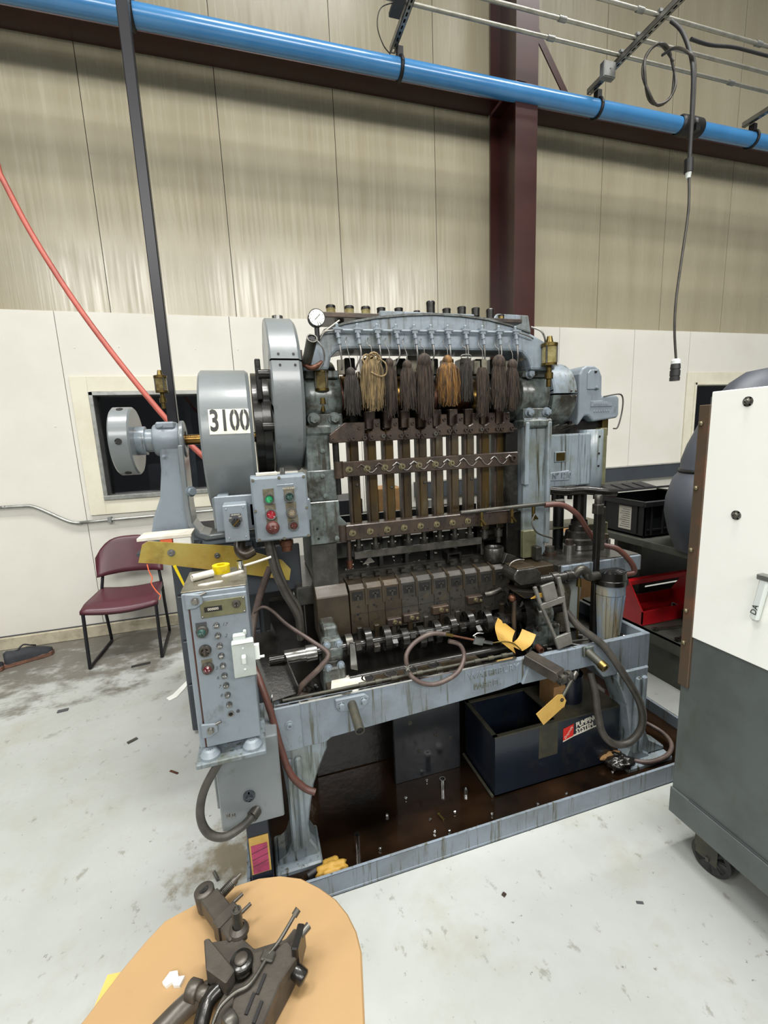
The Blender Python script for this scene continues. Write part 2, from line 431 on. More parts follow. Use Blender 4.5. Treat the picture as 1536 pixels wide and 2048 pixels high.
def spline(pts, sub):
    out = []; n = len(pts)
    for i in range(n - 1):
        p0 = pts[max(i - 1, 0)]; p1 = pts[i]; p2 = pts[i + 1]; p3 = pts[min(i + 2, n - 1)]
        for k in range(sub):
            t = k / sub
            out.append(.5 * ((2 * p1) + (p2 - p0) * t + (2 * p0 - 5 * p1 + 4 * p2 - p3) * t * t + (3 * p1 - p0 - 3 * p2 + p3) * t ** 3))
    out.append(pts[-1]); return out
def T(name, label, cat, loc, group=None):
    o = bpy.data.objects.new(name, None); COL.objects.link(o)
    o.empty_display_size = .05; o.location = loc; WORLD[o] = Vector(loc)
    o['label'] = label; o['category'] = cat
    if group: o['group'] = group
    return o
def solo(mb, name, m_, label, cat, group=None, bev=0.0, kind=None, seg=1):
    """a thing that is one mesh; its origin goes to the middle of its base"""
    xs = [p.x for p in mb.v]; ys = [p.y for p in mb.v]; zs = [p.z for p in mb.v]
    o0 = Vector(((min(xs) + max(xs)) / 2, (min(ys) + max(ys)) / 2, min(zs)))
    mb.v = [p - o0 for p in mb.v]
    ob = mb.build(name, m_, None, bev, seg); ob.location = o0; WORLD[ob] = o0
    ob['label'] = label; ob['category'] = cat
    if group: ob['group'] = group
    if kind: ob['kind'] = kind
    return ob
def struct(mb, name, m_, bev=0.0):
    return mb.build(name, m_, None, bev, kind='structure')
def dup(root, loc, rot=(0, 0, 0), label=None, sc=1.0):
    r = root.copy(); COL.objects.link(r); r.location = loc; r.rotation_euler = rot; WORLD[r] = Vector(loc)
    if sc != 1.0: r.scale = (sc,) * 3
    if label: r['label'] = label
    for ch in root.children:
        c = ch.copy(); COL.objects.link(c); c.parent = r
        for g in ch.children:
            d = g.copy(); COL.objects.link(d); d.parent = c
    return r
CACHE = {}
def bolt(parent, p, d, r, m_='steel_dull', style='hex', name='bolt', h=None):
    """a bolt head on parent at p pointing along d; alike heads share one mesh"""
    key = (style, round(r, 4), m_, h)
    if key not in CACHE:
        mb = MB(); hh = h if h else r * 1.1
        if style == 'hex':
            mb.cyl((0, 0, 0), (0, 0, hh * .25), r * 1.35, n=14); mb.cyl((0, 0, hh * .25), (0, 0, hh * 1.2), r, r * .94, n=6)
        elif style == 'cap':
            mb.cyl((0, 0, 0), (0, 0, hh), r, n=14); mb.cyl((0, 0, hh), (0, 0, hh * 1.02), r * .5, n=6)
        elif style == 'socket':
            mb.lathe([(0, r), (hh, r), (hh, r * .55), (hh * .4, r * .5), (hh * .4, 0)], (0, 0, 0), (0, 0, 1), 14)
        elif style == 'dome':
            mb.lathe([(0, r), (hh * .5, r * .9), (hh * .85, r * .55), (hh, 0)], (0, 0, 0), (0, 0, 1), 14)
        elif style == 'washer':
            mb.ring((0, 0, 0), (0, 0, hh * .35), r * .7, r * 1.35, 16); mb.lathe([(0, r * .85), (hh, r * .85), (hh, r * .45), (hh * .5, r * .4), (hh * .5, 0)], (0, 0, 0), (0, 0, 1), 14)
        me_o = mb.build('tmp', m_); CACHE[key] = me_o.data; bpy.data.objects.remove(me_o)
    ob = bpy.data.objects.new(name, CACHE[key]); COL.objects.link(ob)
    ob.parent = parent
    q = Vector((0, 0, 1)).rotation_difference(Vector(d).normalized())
    ob.rotation_mode = 'QUATERNION'; ob.rotation_quaternion = q
    ob.location = Vector(p) - WORLD[parent]
    WORLD[ob] = Vector(p)
    return ob
FR = Matrix.Rotation(PI / 2, 4, 'X')       # stands flat print up so that it faces -Y
def face_y(x, y, z, rz=0.0):
    return Matrix.Translation((x, y, z)) @ Matrix.Rotation(rz, 4, 'Y') @ FR
# ------------------------------------------------------------------ the hall
struct(MB().box(-7, 10, -6, 4.12, -.1, 0), 'floor', 'floor')
wb_ = MB()
W1 = (-1.15, -.10, 1.13, 1.975); W2 = (5.0, 6.15, 1.19, 2.0)
xs_ = [-7, W1[0], W1[1], W2[0], W2[1], 10]
for i in range(5):
    if i in (1, 3):
        w = W1 if i == 1 else W2
        wb_.box(xs_[i], xs_[i + 1], 4.05, 4.14, 0, w[2]); wb_.box(xs_[i], xs_[i + 1], 4.05, 4.14, w[3], 6.6)
    else: wb_.box(xs_[i], xs_[i + 1], 4.05, 4.14, 0, 6.6)
wall = struct(wb_, 'wall_back', 'hole'); WORLD[wall] = Vector((0, 0, 0))
seams = [-4.94, -3.73, -2.52, -1.30, -.067, 1.0, 2.1, 3.143, 4.108, 4.9, 6.3, 7.5]
for a, b in zip(seams[:-1], seams[1:]):
    mb = MB(); g = .0022
    if a == -1.30 or a == 4.9:
        w = W1 if a == -1.30 else W2
        mb.box(a + g, b - g, 4.018, 4.05, .105, w[2]); mb.box(a + g, b - g, 4.018, 4.05, w[3], 2.56)
        mb.box(a + g, w[0], 4.018, 4.05, w[2], w[3]); mb.box(w[1], b - g, 4.018, 4.05, w[2], w[3])
    else: mb.box(a + g, b - g, 4.018, 4.05, .105, 2.56)
    mb.build('wainscot_panel', 'wainscot', wall)
lin = [-4.58, -3.67, -2.76, -1.845, -.925, -.006, .905, 1.80, 2.70, 3.607, 4.45, 5.36, 6.27, 7.2, 8.1]
for a, b in zip(lin[:-1], lin[1:]):
    MB().box(a + .0025, b - .0025, 4.03, 4.05, 2.563, 6.6).build('liner_panel', 'liner', wall)
for a, z in [(-1.93, 1.72), (-1.86, 1.22), (-1.41, 1.72), (-1.2, 2.3), (-.9, 2.31), (-.35, 2.3), (-1.98, .5), (-.02, 2.3), (3.3, 2.05), (3.75, 2.06), (4.2, 2.04)]:
    bolt(wall, (a, 4.018, z), (0, -1, 0), .007, 'wainscot', 'dome', 'nail_head', .002)
struct(MB().box(-7, 10, 3.985, 4.06, 0, .10), 'baseboard_back', 'concrete_curb', .006)
struct(MB().box(-7, 10, 4.006, 4.03, .10, .108), 'trim_1', 'ink_gray')
# windows: cream casing, thin frame, glass, dark rooms behind
for k, w in enumerate((W1, W2)):
    x0, x1, z0, z1 = w
    fr = MB().box(x0, x0 + .03, 3.99, 4.14, z0, z1).box(x1 - .03, x1, 3.99, 4.14, z0, z1).box(x0, x1, 3.99, 4.14, z1 - .03, z1).box(x0, x1, 3.985, 4.14, z0, z0 + .035)
    win = struct(fr, 'window_%d' % (k + 1), 'galv' if k == 0 else 'casing', .003)
    WORLD[win] = Vector((0, 0, 0))
    MB().box(x0 + .03, x1 - .03, 4.10, 4.104, z0 + .035, z1 - .03).build('window_glass', 'glass', win)
    c = .115
    for a in ((x0 - c, x0, z0 - c, z1 + c), (x1, x1 + c + .045 * (k == 0), z0 - c, z1 + c), (x0, x1, z1, z1 + c), (x0, x1, z0 - c, z0)):
        MB().box(a[0], a[1], 4.0, 4.018, a[2], a[3]).build('casing_board', 'casing', win, .002)
    rm = MB().box(x0 - 1, x1 + 1, 4.15, 6.2, .4, 2.9)
    rm.f = [f for i, f in enumerate(rm.f) if i != 2]; rm.s = rm.s[:len(rm.f)]
    rm.build('room_beyond', 'cover_gray', win)
    MB().box(x0 + .1, x1 - .15, 5.2, 5.5, .4, 1.35).box(x0 + .3, x0 + .9, 5.0, 5.1, 1.5, 1.56).box(x0 + .55, x0 + .6, 5.0, 5.05, .4, 2.3).build('shelving', 'paint_dark', win)
# steel column with knee braces, wall girt
col = T('steel_column', 'dark red oxide painted steel H column standing against the wall behind the press', 'column', (2.43, 3.8, 0))
MB().box(2.335, 2.545, 3.60, 3.615, 0, 6.6).build('flange', 'red_oxide', col)
MB().box(2.335, 2.545, 3.995, 4.01, 0, 6.6).build('flange', 'red_oxide', col)
MB().box(2.43, 2.442, 3.615, 3.995, 0, 6.6).build('web', 'red_oxide', col)
MB().box(2.345, 2.43, 3.60, 3.99, 4.33, 4.345).build('stiffener', 'red_oxide', col)
MB().prism([(2.44, 5.75), (2.44, 5.55), (3.25, 6.5), (3.25, 6.6), (3.05, 6.6)], 'y', 3.62, 3.63).build('haunch_plate', 'red_oxide', col)
MB().prism([(2.545, 4.92), (2.545, 4.82), (2.86, 4.40), (2.93, 4.40)], 'y', 3.70, 3.71).build('knee_brace', 'red_oxide', col)
girt = T('wall_girt', 'long dark red horizontal wall girt behind the blue pipe', 'girt', (1, 3.93, 4.34))
MB().box(-4, 2.33, 3.84, 4.03, 4.345, 4.36).box(-4, 2.33, 4.012, 4.03, 4.36, 4.54).box(-4, 2.33, 3.84, 3.858, 4.36, 4.385).build('channel', 'red_oxide', girt)
MB().box(2.55, 9, 3.84, 4.03, 4.345, 4.36).box(2.55, 9, 4.012, 4.03, 4.36, 4.54).box(2.55, 9, 3.84, 3.858, 4.36, 4.385).build('channel', 'red_oxide', girt)
# blue compressed-air main
PZ, PY = 4.256, 3.60
pipe = T('air_main_pipe', 'long bright blue compressed air pipe running high along the wall', 'pipe', (1.5, PY, PZ - .066))
MB().cyl((-4, PY, PZ), (4.22, PY, PZ), .064, n=24).build('pipe_length', 'blue_pipe', pipe)
MB().cyl((4.22, PY, PZ), (9, PY, PZ), .062, n=24).build('pipe_length', 'blue_pipe', pipe)
cp = MB().lathe([(0, .07), (.02, .082), (.09, .084), (.11, .076), (.13, .076), (.15, .084), (.24, .082), (.26, .07)], (4.05, PY, PZ), (1, 0, 0), 24)
cp.cbox((4.18, PY - .075, PZ - .05), (.05, .05, .06)).build('coupling', 'black', pipe)
for x in (-.47, 1.335, 3.14, 4.99, 6.8):
    h = MB().torus((x, PY, PZ), (1, 0, 0), .07, .014, 24, 6).box(x - .022, x + .022, PY - .03, PY + .02, PZ + .06, PZ + .13)
    h.build('pipe_hanger', 'black', pipe)
# slotted strut channels from which the pipe hangs
def strut(x, label):
    t = T('slotted_strut', label, 'strut', (x, 2.6, 4.39), 'slotted struts carrying the blue pipe')
    y0, y1, z = 1.6, 3.66, 4.39; w = .0205
    MB().box(x - w, x - w + .003, y0, y1, z, z + .041).box(x + w - .003, x + w, y0, y1, z, z + .041).build('side_web', 'galv', t)
    web = MB().box(x - w, x - .007, y0, y1, z, z + .003).box(x + .007, x + w, y0, y1, z, z + .003)
    y = y0
    while y < y1:
        web.box(x - .007, x + .007, y, min(y + .02, y1), z, z + .003); y += .05
    web.build('slotted_web', 'galv', t)
    MB().box(x - w, x + w, y0, y1, z + .038, z + .041).build('back_web', 'jbox', t)
    return t
strut(1.30, 'leftmost slotted steel strut above the blue pipe, just left of the red column')
strut(3.10, 'slotted steel strut above the blue pipe carrying the cable coil')
strut(4.95, 'slotted steel strut at the right edge above the blue pipe')
# electrical conduits resting on the struts
CN = ['thin metal conduit nearest the wall above the blue pipe', 'middle one of three thin metal conduits above the blue pipe', 'thin metal conduit farthest from the wall, lying on the struts near the cable coil']
for (y, lab, cx) in ((3.32, CN[0], (2.45, 4.3)), (3.165, CN[1], (2.43, 4.6)), (2.97, CN[2], (2.93, 4.1))):
    c = T('conduit', lab, 'conduit', (2, y, 4.435), 'conduits on the struts')
    MB().cyl((-4, y, 4.447), (9, y, 4.447), .0135, n=10).build('tube', 'conduit', c)
    for x in cx: MB().cyl((x - .03, y, 4.447), (x + .03, y, 4.447), .019, n=10).build('coupling', 'galv', c)
    for x in (1.30, 3.10, 4.95): MB().cbox((x, y, 4.463), (.03, .05, .02)).build('strap', 'jbox', c)
jb = T('junction_box', 'small grey square junction box hung beside the cable coil strut', 'junction box', (3.02, 3.38, 4.28))
MB().box(2.96, 3.075, 3.33, 3.38, 4.29, 4.405).build('box', 'jbox', jb, .004)
MB().box(2.965, 3.07, 3.325, 3.33, 4.295, 4.40).build('cover', 'galv', jb, .002)
bolt(jb, (3.017, 3.325, 4.348), (0, -1, 0), .006, 'steel', 'dome')
jb2 = T('junction_box', 'dark grey flat box beside the slotted strut left of the red column', 'junction box', (1.24, 3.3, 4.40))
MB().box(1.19, 1.27, 3.15, 3.40, 4.40, 4.43).build('box', 'ink_gray', jb2, .004)
MB().tube([(1.19, 3.3, 4.41), (1.10, 3.3, 4.36), (1.08, 3.32, 4.27), (1.13, 3.36, 4.20), (1.2, 3.42, 4.2)], .004, 5).build('lead', 'hose_gray', jb2)
# hanging drop cord with coil and plugs
dc = T('power_cord', 'black cable coiled on the strut and hanging down to a white and black connector', 'cord', (3.3, 2.9, 1.78))
coil = MB()
cc = Vector((3.15, 2.98, 4.09)); pts = []
for i in range(46):
    a = i / 46 * 2 * PI * 2 + .6
    pts.append(cc + Vector((math.cos(a) * .15, math.sin(i * .9) * .012, math.sin(a) * .19)))
coil.tube(pts, .0095, 7, 2)
coil.build('coil', 'hose_gray', dc)
DY = 2.6
MB().tube([(2.978, 2.75, 4.22), (3.013, 2.7, 4.137), (3.031, 2.65, 4.003), (3.024, 2.6, 3.838), (3.039, 2.6, 3.609), (3.048, 2.6, 3.265)], .0125, 8).build('upper_cable', 'rubber', dc)
MB().tube([(3.134, 2.95, 4.192), (3.081, 2.8, 4.118), (2.995, 2.62, 3.947), (3.033, 2.6, 3.882), (3.062, 2.61, 3.677), (3.046, 2.6, 3.371)], .010, 8).build('loop_end', 'hose_gray', dc)
MB().tube([(3.052, 2.6, 3.22), (3.069, 2.6, 3.003), (3.037, 2.6, 2.68), (3.012, 2.6, 2.414), (3.017, 2.6, 2.21), (3.049, 2.6, 2.01)], .0085, 8).build('lower_cable', 'hose_gray', dc)
a, b = V((3.042, 2.6, 3.316)), V((3.046, 2.6, 3.234))
MB().cyl(a, b, .028, n=14).build('plug', 'black', dc)
MB().cyl(b, b + V(0, 0, -.035), .02, .014, n=12).build('plug_collar', 'white_plastic', dc)
a = V((3.049, 2.6, 2.01))
MB().lathe([(0, 0), (0, .02), (.012, .031), (.035, .031), (.035, .02)], a, (0, 0, -1), 16).build('connector_cap', 'white_plastic', dc)
MB().lathe([(.03, .03), (.07, .034), (.072, .030), (.08, .030), (.082, .034), (.12, .034), (.122, .031), (.13, .031), (.132, .034), (.155, .033), (.155, 0)], a, (0, 0, -1), 16).build('connector_body', 'rubber', dc)
MB().tube([(3.22, 2.8, 4.196), (3.459, 2.85, 4.239), (3.833, 2.95, 4.361), (4.23, 2.98, 4.395), (4.9, 2.97, 4.40), (6.0, 2.97, 4.43), (9, 2.97, 4.42)], .012, 7).build('branch_cable', 'rubber', dc)
# drop pole to the outboard bearing, red hose
pole = T('drop_pole', 'tall black metal drop pole coming down beside the small hand wheel', 'pole', (-.298, 2.06, 1.62))
MB().box(-.318, -.278, 2.055, 2.095, 1.62, 6.3).build('post', 'black_tube', pole, .003)
MB().box(-.326, -.270, 2.047, 2.103, 3.3, 3.36).build('sleeve', 'black', pole, .004)
hp = [(-2.9, 3.45, 4.19), (-2.45, 3.3, 3.95), (-2.0, 3.1, 3.55), (-1.159, 2.9, 3.145), (-1.055, 2.85, 2.896), (-0.951, 2.8, 2.627), (-0.79, 2.7, 2.306), (-0.624, 2.6, 2.027), (-0.454, 2.5, 1.772), (-0.329, 2.45, 1.599), (-0.216, 2.4, 1.469), (-0.09, 2.4, 1.328)]
solo(MB().tube(hp, .0135, 10, 4), 'air_hose', 'hose_bright', 'salmon red air hose slanting down behind the numbered drum guard', 'hose')
# conduit on the wall left, wireway right
cw = T('wall_conduit', 'galvanised conduit with a double bend running along the wall under the left window', 'conduit', (-1.4, 4.0, .96))
MB().tube([(-4, 3.992, 1.133), (-2.0, 3.992, 1.132), (-1.85, 3.992, 1.132), (-1.72, 3.992, 1.130), (-1.62, 3.992, 1.115), (-1.42, 3.992, .985), (-1.32, 3.992, .965), (-1.2, 3.992, .968), (.5, 3.992, .985)], .0135, 10, 4).build('tube', 'galv', cw)
for x in (-1.13, -.5): MB().cbox((x, 3.99, .97 if x < -1 else .976), (.025, .04, .045)).build('strap', 'jbox', cw)
struct(MB().box(1.5, 4.98, 3.92, 4.018, .935, 1.085), 'trim_2', 'paint_dark', .004)
struct(MB().box(1.5, 4.98, 3.915, 4.018, 1.085, 1.09), 'trim_3', 'galv')
# ------------------------------------------------------------------ the multi-plunger press
PR = T('eyelet_press', 'large oily grey-blue multi-plunger press with numbered drum guard and a row of hanging mop tassels', 'press', (.8, 1.75, 0))
def part(mb, name, m_, bev=0.0, parent=None, label=None, seg=1): return mb.build(name, m_, parent or PR, bev, seg, label=label)
# drip pan under everything, oil in it
bx0, bx1, by0, by1 = -.14, 1.95, 1.275, 2.33
pan = MB().box(bx0, bx1, by0, by0 + .012, 0, .085).box(bx0, bx1, by1 - .012, by1, 0, .085).box(bx0, bx0 + .012, by0, by1, 0, .085).box(bx1 - .012, bx1, by0, by1, 0, .085).box(bx0, bx1, by0, by1, .001, .012)
part(pan, 'drip_pan', 'paint_apron', .002)
oil = part(MB().box(bx0 + .012, bx1 - .012, by0 + .012, by1 - .012, .013, .026), 'oil_pool', 'oil', label='dark brown oil lying in the drip pan')
# legs: front face profile, fluted
def leg(x0s, y0, y1, name='leg', flip=False, dark=False):
    prof = [(-.035, .012), (-.035, .055), (.0, .075), (.018, .12), (.022, .25), (.012, .40), (.0, .50), (.17, .50), (.168, .46), (.14, .40), (.112, .33), (.095, .25), (.082, .17), (.085, .11), (.105, .07), (.112, .05), (.112, .012)]
    if flip: prof = [(1.6 - p[0], p[1]) for p in prof][::-1]
    mb = MB().prism(prof, 'y', y0 + .02, y1)
    for dx in ((.03, .062) if not flip else (1.538, 1.57)):
        mb.prism([(dx - .012, .09), (dx - .01, .46), (dx + .014, .46), (dx + .010, .09)], 'y', y0 + .006, y0 + .03)
    fx = (-.045, .12) if not flip else (1.48, 1.735)
    mb.box(fx[0], fx[1], y0 - .015, y1 + .02, .012, .045)
    if flip: mb.prism([(1.60, .045), (1.60, .20), (1.64, .12), (1.735, .06), (1.735, .045)], 'y', y0 + .03, y1 - .02)
    return part(mb, name, 'paint_drip', .006)
leg(0, 1.39, 1.52); leg(0, 1.37, 1.50, flip=True)
leg(0, 2.15, 2.28); leg(0, 2.15, 2.28, flip=True)
# tray with front apron
apr = [(0, .665), (0, .495), (.165, .495), (.185, .508), (.86, .541), (.95, .553), (1.06, .553), (1.31, .556), (1.36, .49), (1.602, .485), (1.602, .652), (.99, .652), (.98, .655)]
apron = part(MB().prism(apr, 'y', 1.398, 1.42), 'apron', 'paint_apron', .003)
part(MB().box(1.58, 1.602, 1.42, 2.05, .485, .652), 'tray_end', 'paint_clean', .003)
part(MB().box(0, .02, 1.42, 2.05, .495, .66), 'tray_end', 'paint_apron', .003)
part(MB().box(.02, 1.58, 1.42, 2.1, .575, .59), 'tray_floor', 'oily_dark')
part(MB().box(.02, 1.58, 2.05, 2.1, .5, .8), 'tray_back', 'oily_dark')
MB().box(-.002, .085, 1.388, 1.40, .50, .668).build('corner_plate', 'paint_clean', PR, .003)
bolt(PR, (.045, 1.388, .60), (0, -1, 0), .011, 'paint_clean', 'washer')
for t, z, s in (('WATERBURY', .627, .036), ('FARREL', .580, .034)):
    MB().text(t, s, .008, face_y(.83 if t[0] == 'W' else .80, 1.398, z), sx=1.05, bold=.0008).build('raised_lettering', 'paint', PR)
# rim pipe with couplings along the apron top
rp = MB().cyl((.03, 1.425, .670), (.93, 1.425, .670), .0055, n=10)
for x in (.30, .36, .42, .52, .60, .70, .76, .82, .88): rp.cyl((x, 1.425, .670), (x + .024, 1.425, .670), .0085, n=8)
part(rp, 'rim_pipe', 'tank_trim')
part(MB().box(0, .93, 1.395, 1.405, .662, .668), 'rim_strip', 'chrome')
# stub pipe and flange, right stub, folding arm
fl = part(MB().prism([(.205, .625), (.205, .655), (.31, .655), (.325, .64), (.325, .62), (.30, .60), (.22, .605)], 'y', 1.385, 1.398), 'stub_flange', 'paint_clean', .003)
for x in (.225, .305): bolt(fl, (x, 1.385, .632), (0, -1, 0), .010, 'paint_clean', 'hex')
p0, p1 = V(.262, 1.39, .628), V(.262, 1.27, .603)
part(MB().cyl(p0, p1, .016, n=16, caps=False).lathe([(0, .016), (0, .0125), (-.05, .0125)], p1, p1 - p0, 16), 'stub_pipe', 'tank_trim')
part(MB().cyl(p1 + V(0, .006, .001), p1 + V(0, .007, .001), .0125, n=14), 'pipe_bore', 'hole')
p0, p1 = V((1.263, 1.41, 0.636)), V((1.276, 1.31, 0.6))
part(MB().cyl(p0, p1, .018, .016, n=14), 'stub_pipe', 'tank_trim')
part(MB().ring(p1 - (p1 - p0).normalized() * .02, p1 + (p1 - p0).normalized() * .006, .011, .019, 14), 'brass_end', 'brass')
part(MB().cbox((1.268, 1.392, .632), (.05, .015, .045)), 'stub_flange', 'paint_oily', .003)
part(MB().prism([(.95, .553), (.99, .652), (1.09, .553)], 'y', 1.385, 1.398), 'gusset', 'paint_clean', .002)
arm = part(MB().prism([(-.0, -.022), (0, .02), (.135, .02), (.15, .0), (.135, -.022)], 'y', -.028, .028), 'folding_arm', 'tool_steel', .002)
arm.matrix_local = Matrix.Translation(V(.985, 1.405, .655) - WORLD[PR]) @ Matrix.Rotation(math.radians(-66), 4, 'Z') @ Matrix.Rotation(math.radians(10), 4, 'Y')
arm.data.transform(Matrix.Translation(WORLD[PR]))
kb = V(1.052, 1.268, .628)
part(MB().cyl(kb + V(-.03, -.01, 0), kb + V(-.012, -.005, 0), .019, n=16).cyl(kb + V(.008, .0, 0), kb + V(.028, .008, 0), .019, n=16).cyl(kb + V(-.035, -.012, 0), kb + V(.035, .011, 0), .009, n=10), 'knuckle', 'steel_dull')
# dark drip shield and box under the tray
part(MB().box(.485, .80, 1.64, 1.655, .026, .50), 'back_shield', 'shield', .002)
part(MB().box(.30, .60, 1.95, 2.0, .026, .50), 'back_shield', 'black_steel')
for x, z in ((.56, .31), (.68, .22), (.72, .36), (.75, .19), (.60, .16)): bolt(PR, (x, 1.64, z), (0, -1, 0), .007, 'steel_dull', 'washer')
for i in range(8): MB().cyl((.55 + .026 * i, 1.64 - .015 * (i % 2), .44 - .02 * (i % 3)), (.55 + .026 * i, 1.66, .44 - .02 * (i % 3)), .010, n=8).build('eyelet_bit', 'steel_dull', PR)
# ---- bed and pedestal
part(MB().box(.16, 1.50, 1.80, 2.12, .027, .88), 'pedestal', 'oily_dark', .004)  # carried down to the pan to keep the view under the tray black
bed = part(MB().box(.13, 1.25, 1.74, 2.25, .875, .955).box(1.25, 1.70, 1.565, 2.25, .875, .955), 'bed_plate', 'grease', .005)
part(MB().box(1.262, 1.698, 1.555, 1.568, .880, .952), 'bed_edge', 'paint', .003)
part(MB().box(1.12, 1.262, 1.60, 1.74, .80, .95), 'bed_shoulder', 'die_rusty', .004)
# ---- front camshaft in the tray
CY, CZ = 1.56, .757
part(MB().cyl((.0, CY, CZ), (1.28, CY, CZ), .017, n=16), 'cam_shaft', 'oily_dark')
part(MB().cyl((.055, CY, CZ), (.135, CY, CZ), .026, n=20).cyl((.132, CY, CZ), (.172, CY, CZ), .031, n=20), 'shaft_sleeve', 'steel')
bb = MB().box(.192, .262, 1.515, 1.605, .70, .815).cyl((.19, CY, CZ), (.264, CY, CZ), .052, n=20).box(.185, .27, 1.50, 1.62, .60, .712).box(.20, .255, 1.55, 1.70, .79, .85)
brg = part(bb, 'shaft_bearing', 'paint_oily', .006)
for x, z in ((.205, .80), (.25, .80), (.252, .715), (.205, .712)): bolt(brg, (x, 1.51, z), (0, -1, 0), .011, 'paint', 'hex')
random.seed(3)
for i in range(10):
    x = .30 + .0725 * i; a = i * 1.1
    ox, oz = .014 * math.cos(a), .014 * math.sin(a)
    part(MB().cyl((x - .014, CY + ox, CZ + oz), (x + .012, CY + ox, CZ + oz), .040 + .004 * (i % 3), n=20), 'cam', 'steel_dull' if i == 0 else 'black_steel')
    part(MB().cbox((x + .026, CY - .036, CZ + .012 * math.cos(a * 2)), (.024, .022, .030), (.3 * i, 0, 0)), 'cam_dog', 'steel_dull' if i in (0, 1) else 'oily_dark', .002)
part(MB().prism([(.286, .70), (.288, .80), (.306, .795), (.312, .69)], 'y', 1.49, 1.505), 'timing_blade', 'steel')
part(MB().cyl((1.045, CY + .02, .765), (1.085, CY + .02, .765), .085, n=32).cyl((1.02, CY + .02, .765), (1.05, CY + .02, .765), .05, n=24), 'cam_disc', 'oily_dark')
rb = part(MB().cyl((1.11, CY, .757), (1.19, CY, .757), .055, n=22).box(1.105, 1.24, 1.53, 1.66, .60, .70).box(1.10, 1.26, 1.60, 1.70, .70, .83), 'shaft_bearing', 'paint_oily', .006)
for x, z in ((1.125, .70), (1.21, .70), (1.15, .81)): bolt(rb, (x, 1.53 if z < .8 else 1.60, z), (0, -1, 0), .011, 'steel_dull', 'hex')
part(MB().cyl((.28, 1.50, .655), (1.0, 1.50, .655), .016, n=12), 'lay_shaft', 'black_steel')
# rail with large round holes behind the apron
rail = part(MB().box(.19, .80, 1.436, 1.505, .605, .660), 'holed_rail', 'die_rusty', .003)
for x in (.345, .435, .515, .61):
    MB().cyl((x, 1.47, .6602), (x, 1.47, .6612), .020, n=20).build('bore', 'hole', rail)
    MB().ring((x, 1.47, .6605), (x, 1.47, .664), .020, .026, 20).build('bushing', 'steel_dull', rail)
# ---- die bed: ten slotted die segments along the front of the bed
random.seed(11)
DP = .0725; DX = .365
sec = [(1.640, .765), (1.651, .945), (1.675, .960), (1.760, .964), (1.76, .765)]
part(MB().prism([(1.638, .757), (1.652, .93), (1.70, .962), (1.765, .966), (1.765, .757)], 'x', .196, .326), 'die_end_block', 'die_rusty', .003)
for i in range(10):
    x = DX + DP * i; a, b = x - DP / 2 + .0005, x + DP / 2 - .0005
    ms = MB().prism(sec, 'x', a, b)
    seg = part(ms, 'die_segment', 'die' if i > 2 else 'die_rusty', .001)
    # pocket with T-shaped gate at the upper edge
    MB().box(x - .026, x + .018, 1.6475, 1.66, .900, .936).build('pocket_shade', 'hole', seg)  # flush black block, recess shade put into its colour
    MB().box(x - .007, x + .001, 1.645, 1.652, .900, .922).box(x - .016, x + .010, 1.645, 1.652, .918, .924).build('gate', 'die', seg)
    MB().prism([(1.641, .88), (1.646, .958), (1.70, .970), (1.70, .955), (1.66, .94), (1.655, .88)], 'x', b - .009, b).build('divider', 'die_rusty', seg)
    for k in range(8):
        hx, hz = random.uniform(a + .006, b - .016), random.uniform(.782, .888)
        yy = 1.640 + (hz - .765) / .18 * .011
        MB().cyl((hx, yy - .0008, hz), (hx, yy + .004, hz), random.choice((.003, .003, .0045, .006)), n=8).build('hole', 'hole', seg)
    MB().box(a, b, 1.6435, 1.65, .8445, .8455).build('joint', 'hole', seg)
    # follower finger below
    part(MB().box(x - .016, x + .004, 1.63, 1.648, .70 + .02 * (i % 2), .79), 'follower', 'die_rusty' if i % 2 else 'die', .002)
    part(MB().cyl((x + .02, 1.655, .70), (x + .02, 1.655, .78), .007, n=8), 'follower_pin', 'steel_dull')
for x0, z0, w in ((.475, .775, .062), (.545, .782, .07), (.675, .795, .075), (.84, .815, .07)):
    cl = part(MB().box(x0, x0 + w, 1.622, 1.648, z0, z0 + .034), 'die_clamp', 'rust', .003)
    bolt(cl, (x0 + w * .5, 1.622, z0 + .019), (0, -1, 0), .008, 'brass_bolt', 'washer'); bolt(cl, (x0 + w * .85, 1.622, z0 + .012), (0, -1, 0), .005, 'brass_bolt', 'washer')
part(MB().tube([(.93, 1.635, .845), (.95, 1.625, .85), (.98, 1.625, .855), (1.0, 1.635, .857)], .012, 8), 'die_handle', 'steel_dull')
part(MB().box(.22, 1.03, 1.762, 1.80, .90, .985), 'transfer_rail', 'grease', .003)
for i in range(14): part(MB().cbox((.24 + .058 * i, 1.745 + .01 * (i % 2), .972), (.02, .03, .014)), 'transfer_finger', 'steel_dull' if i % 3 == 0 else 'die')
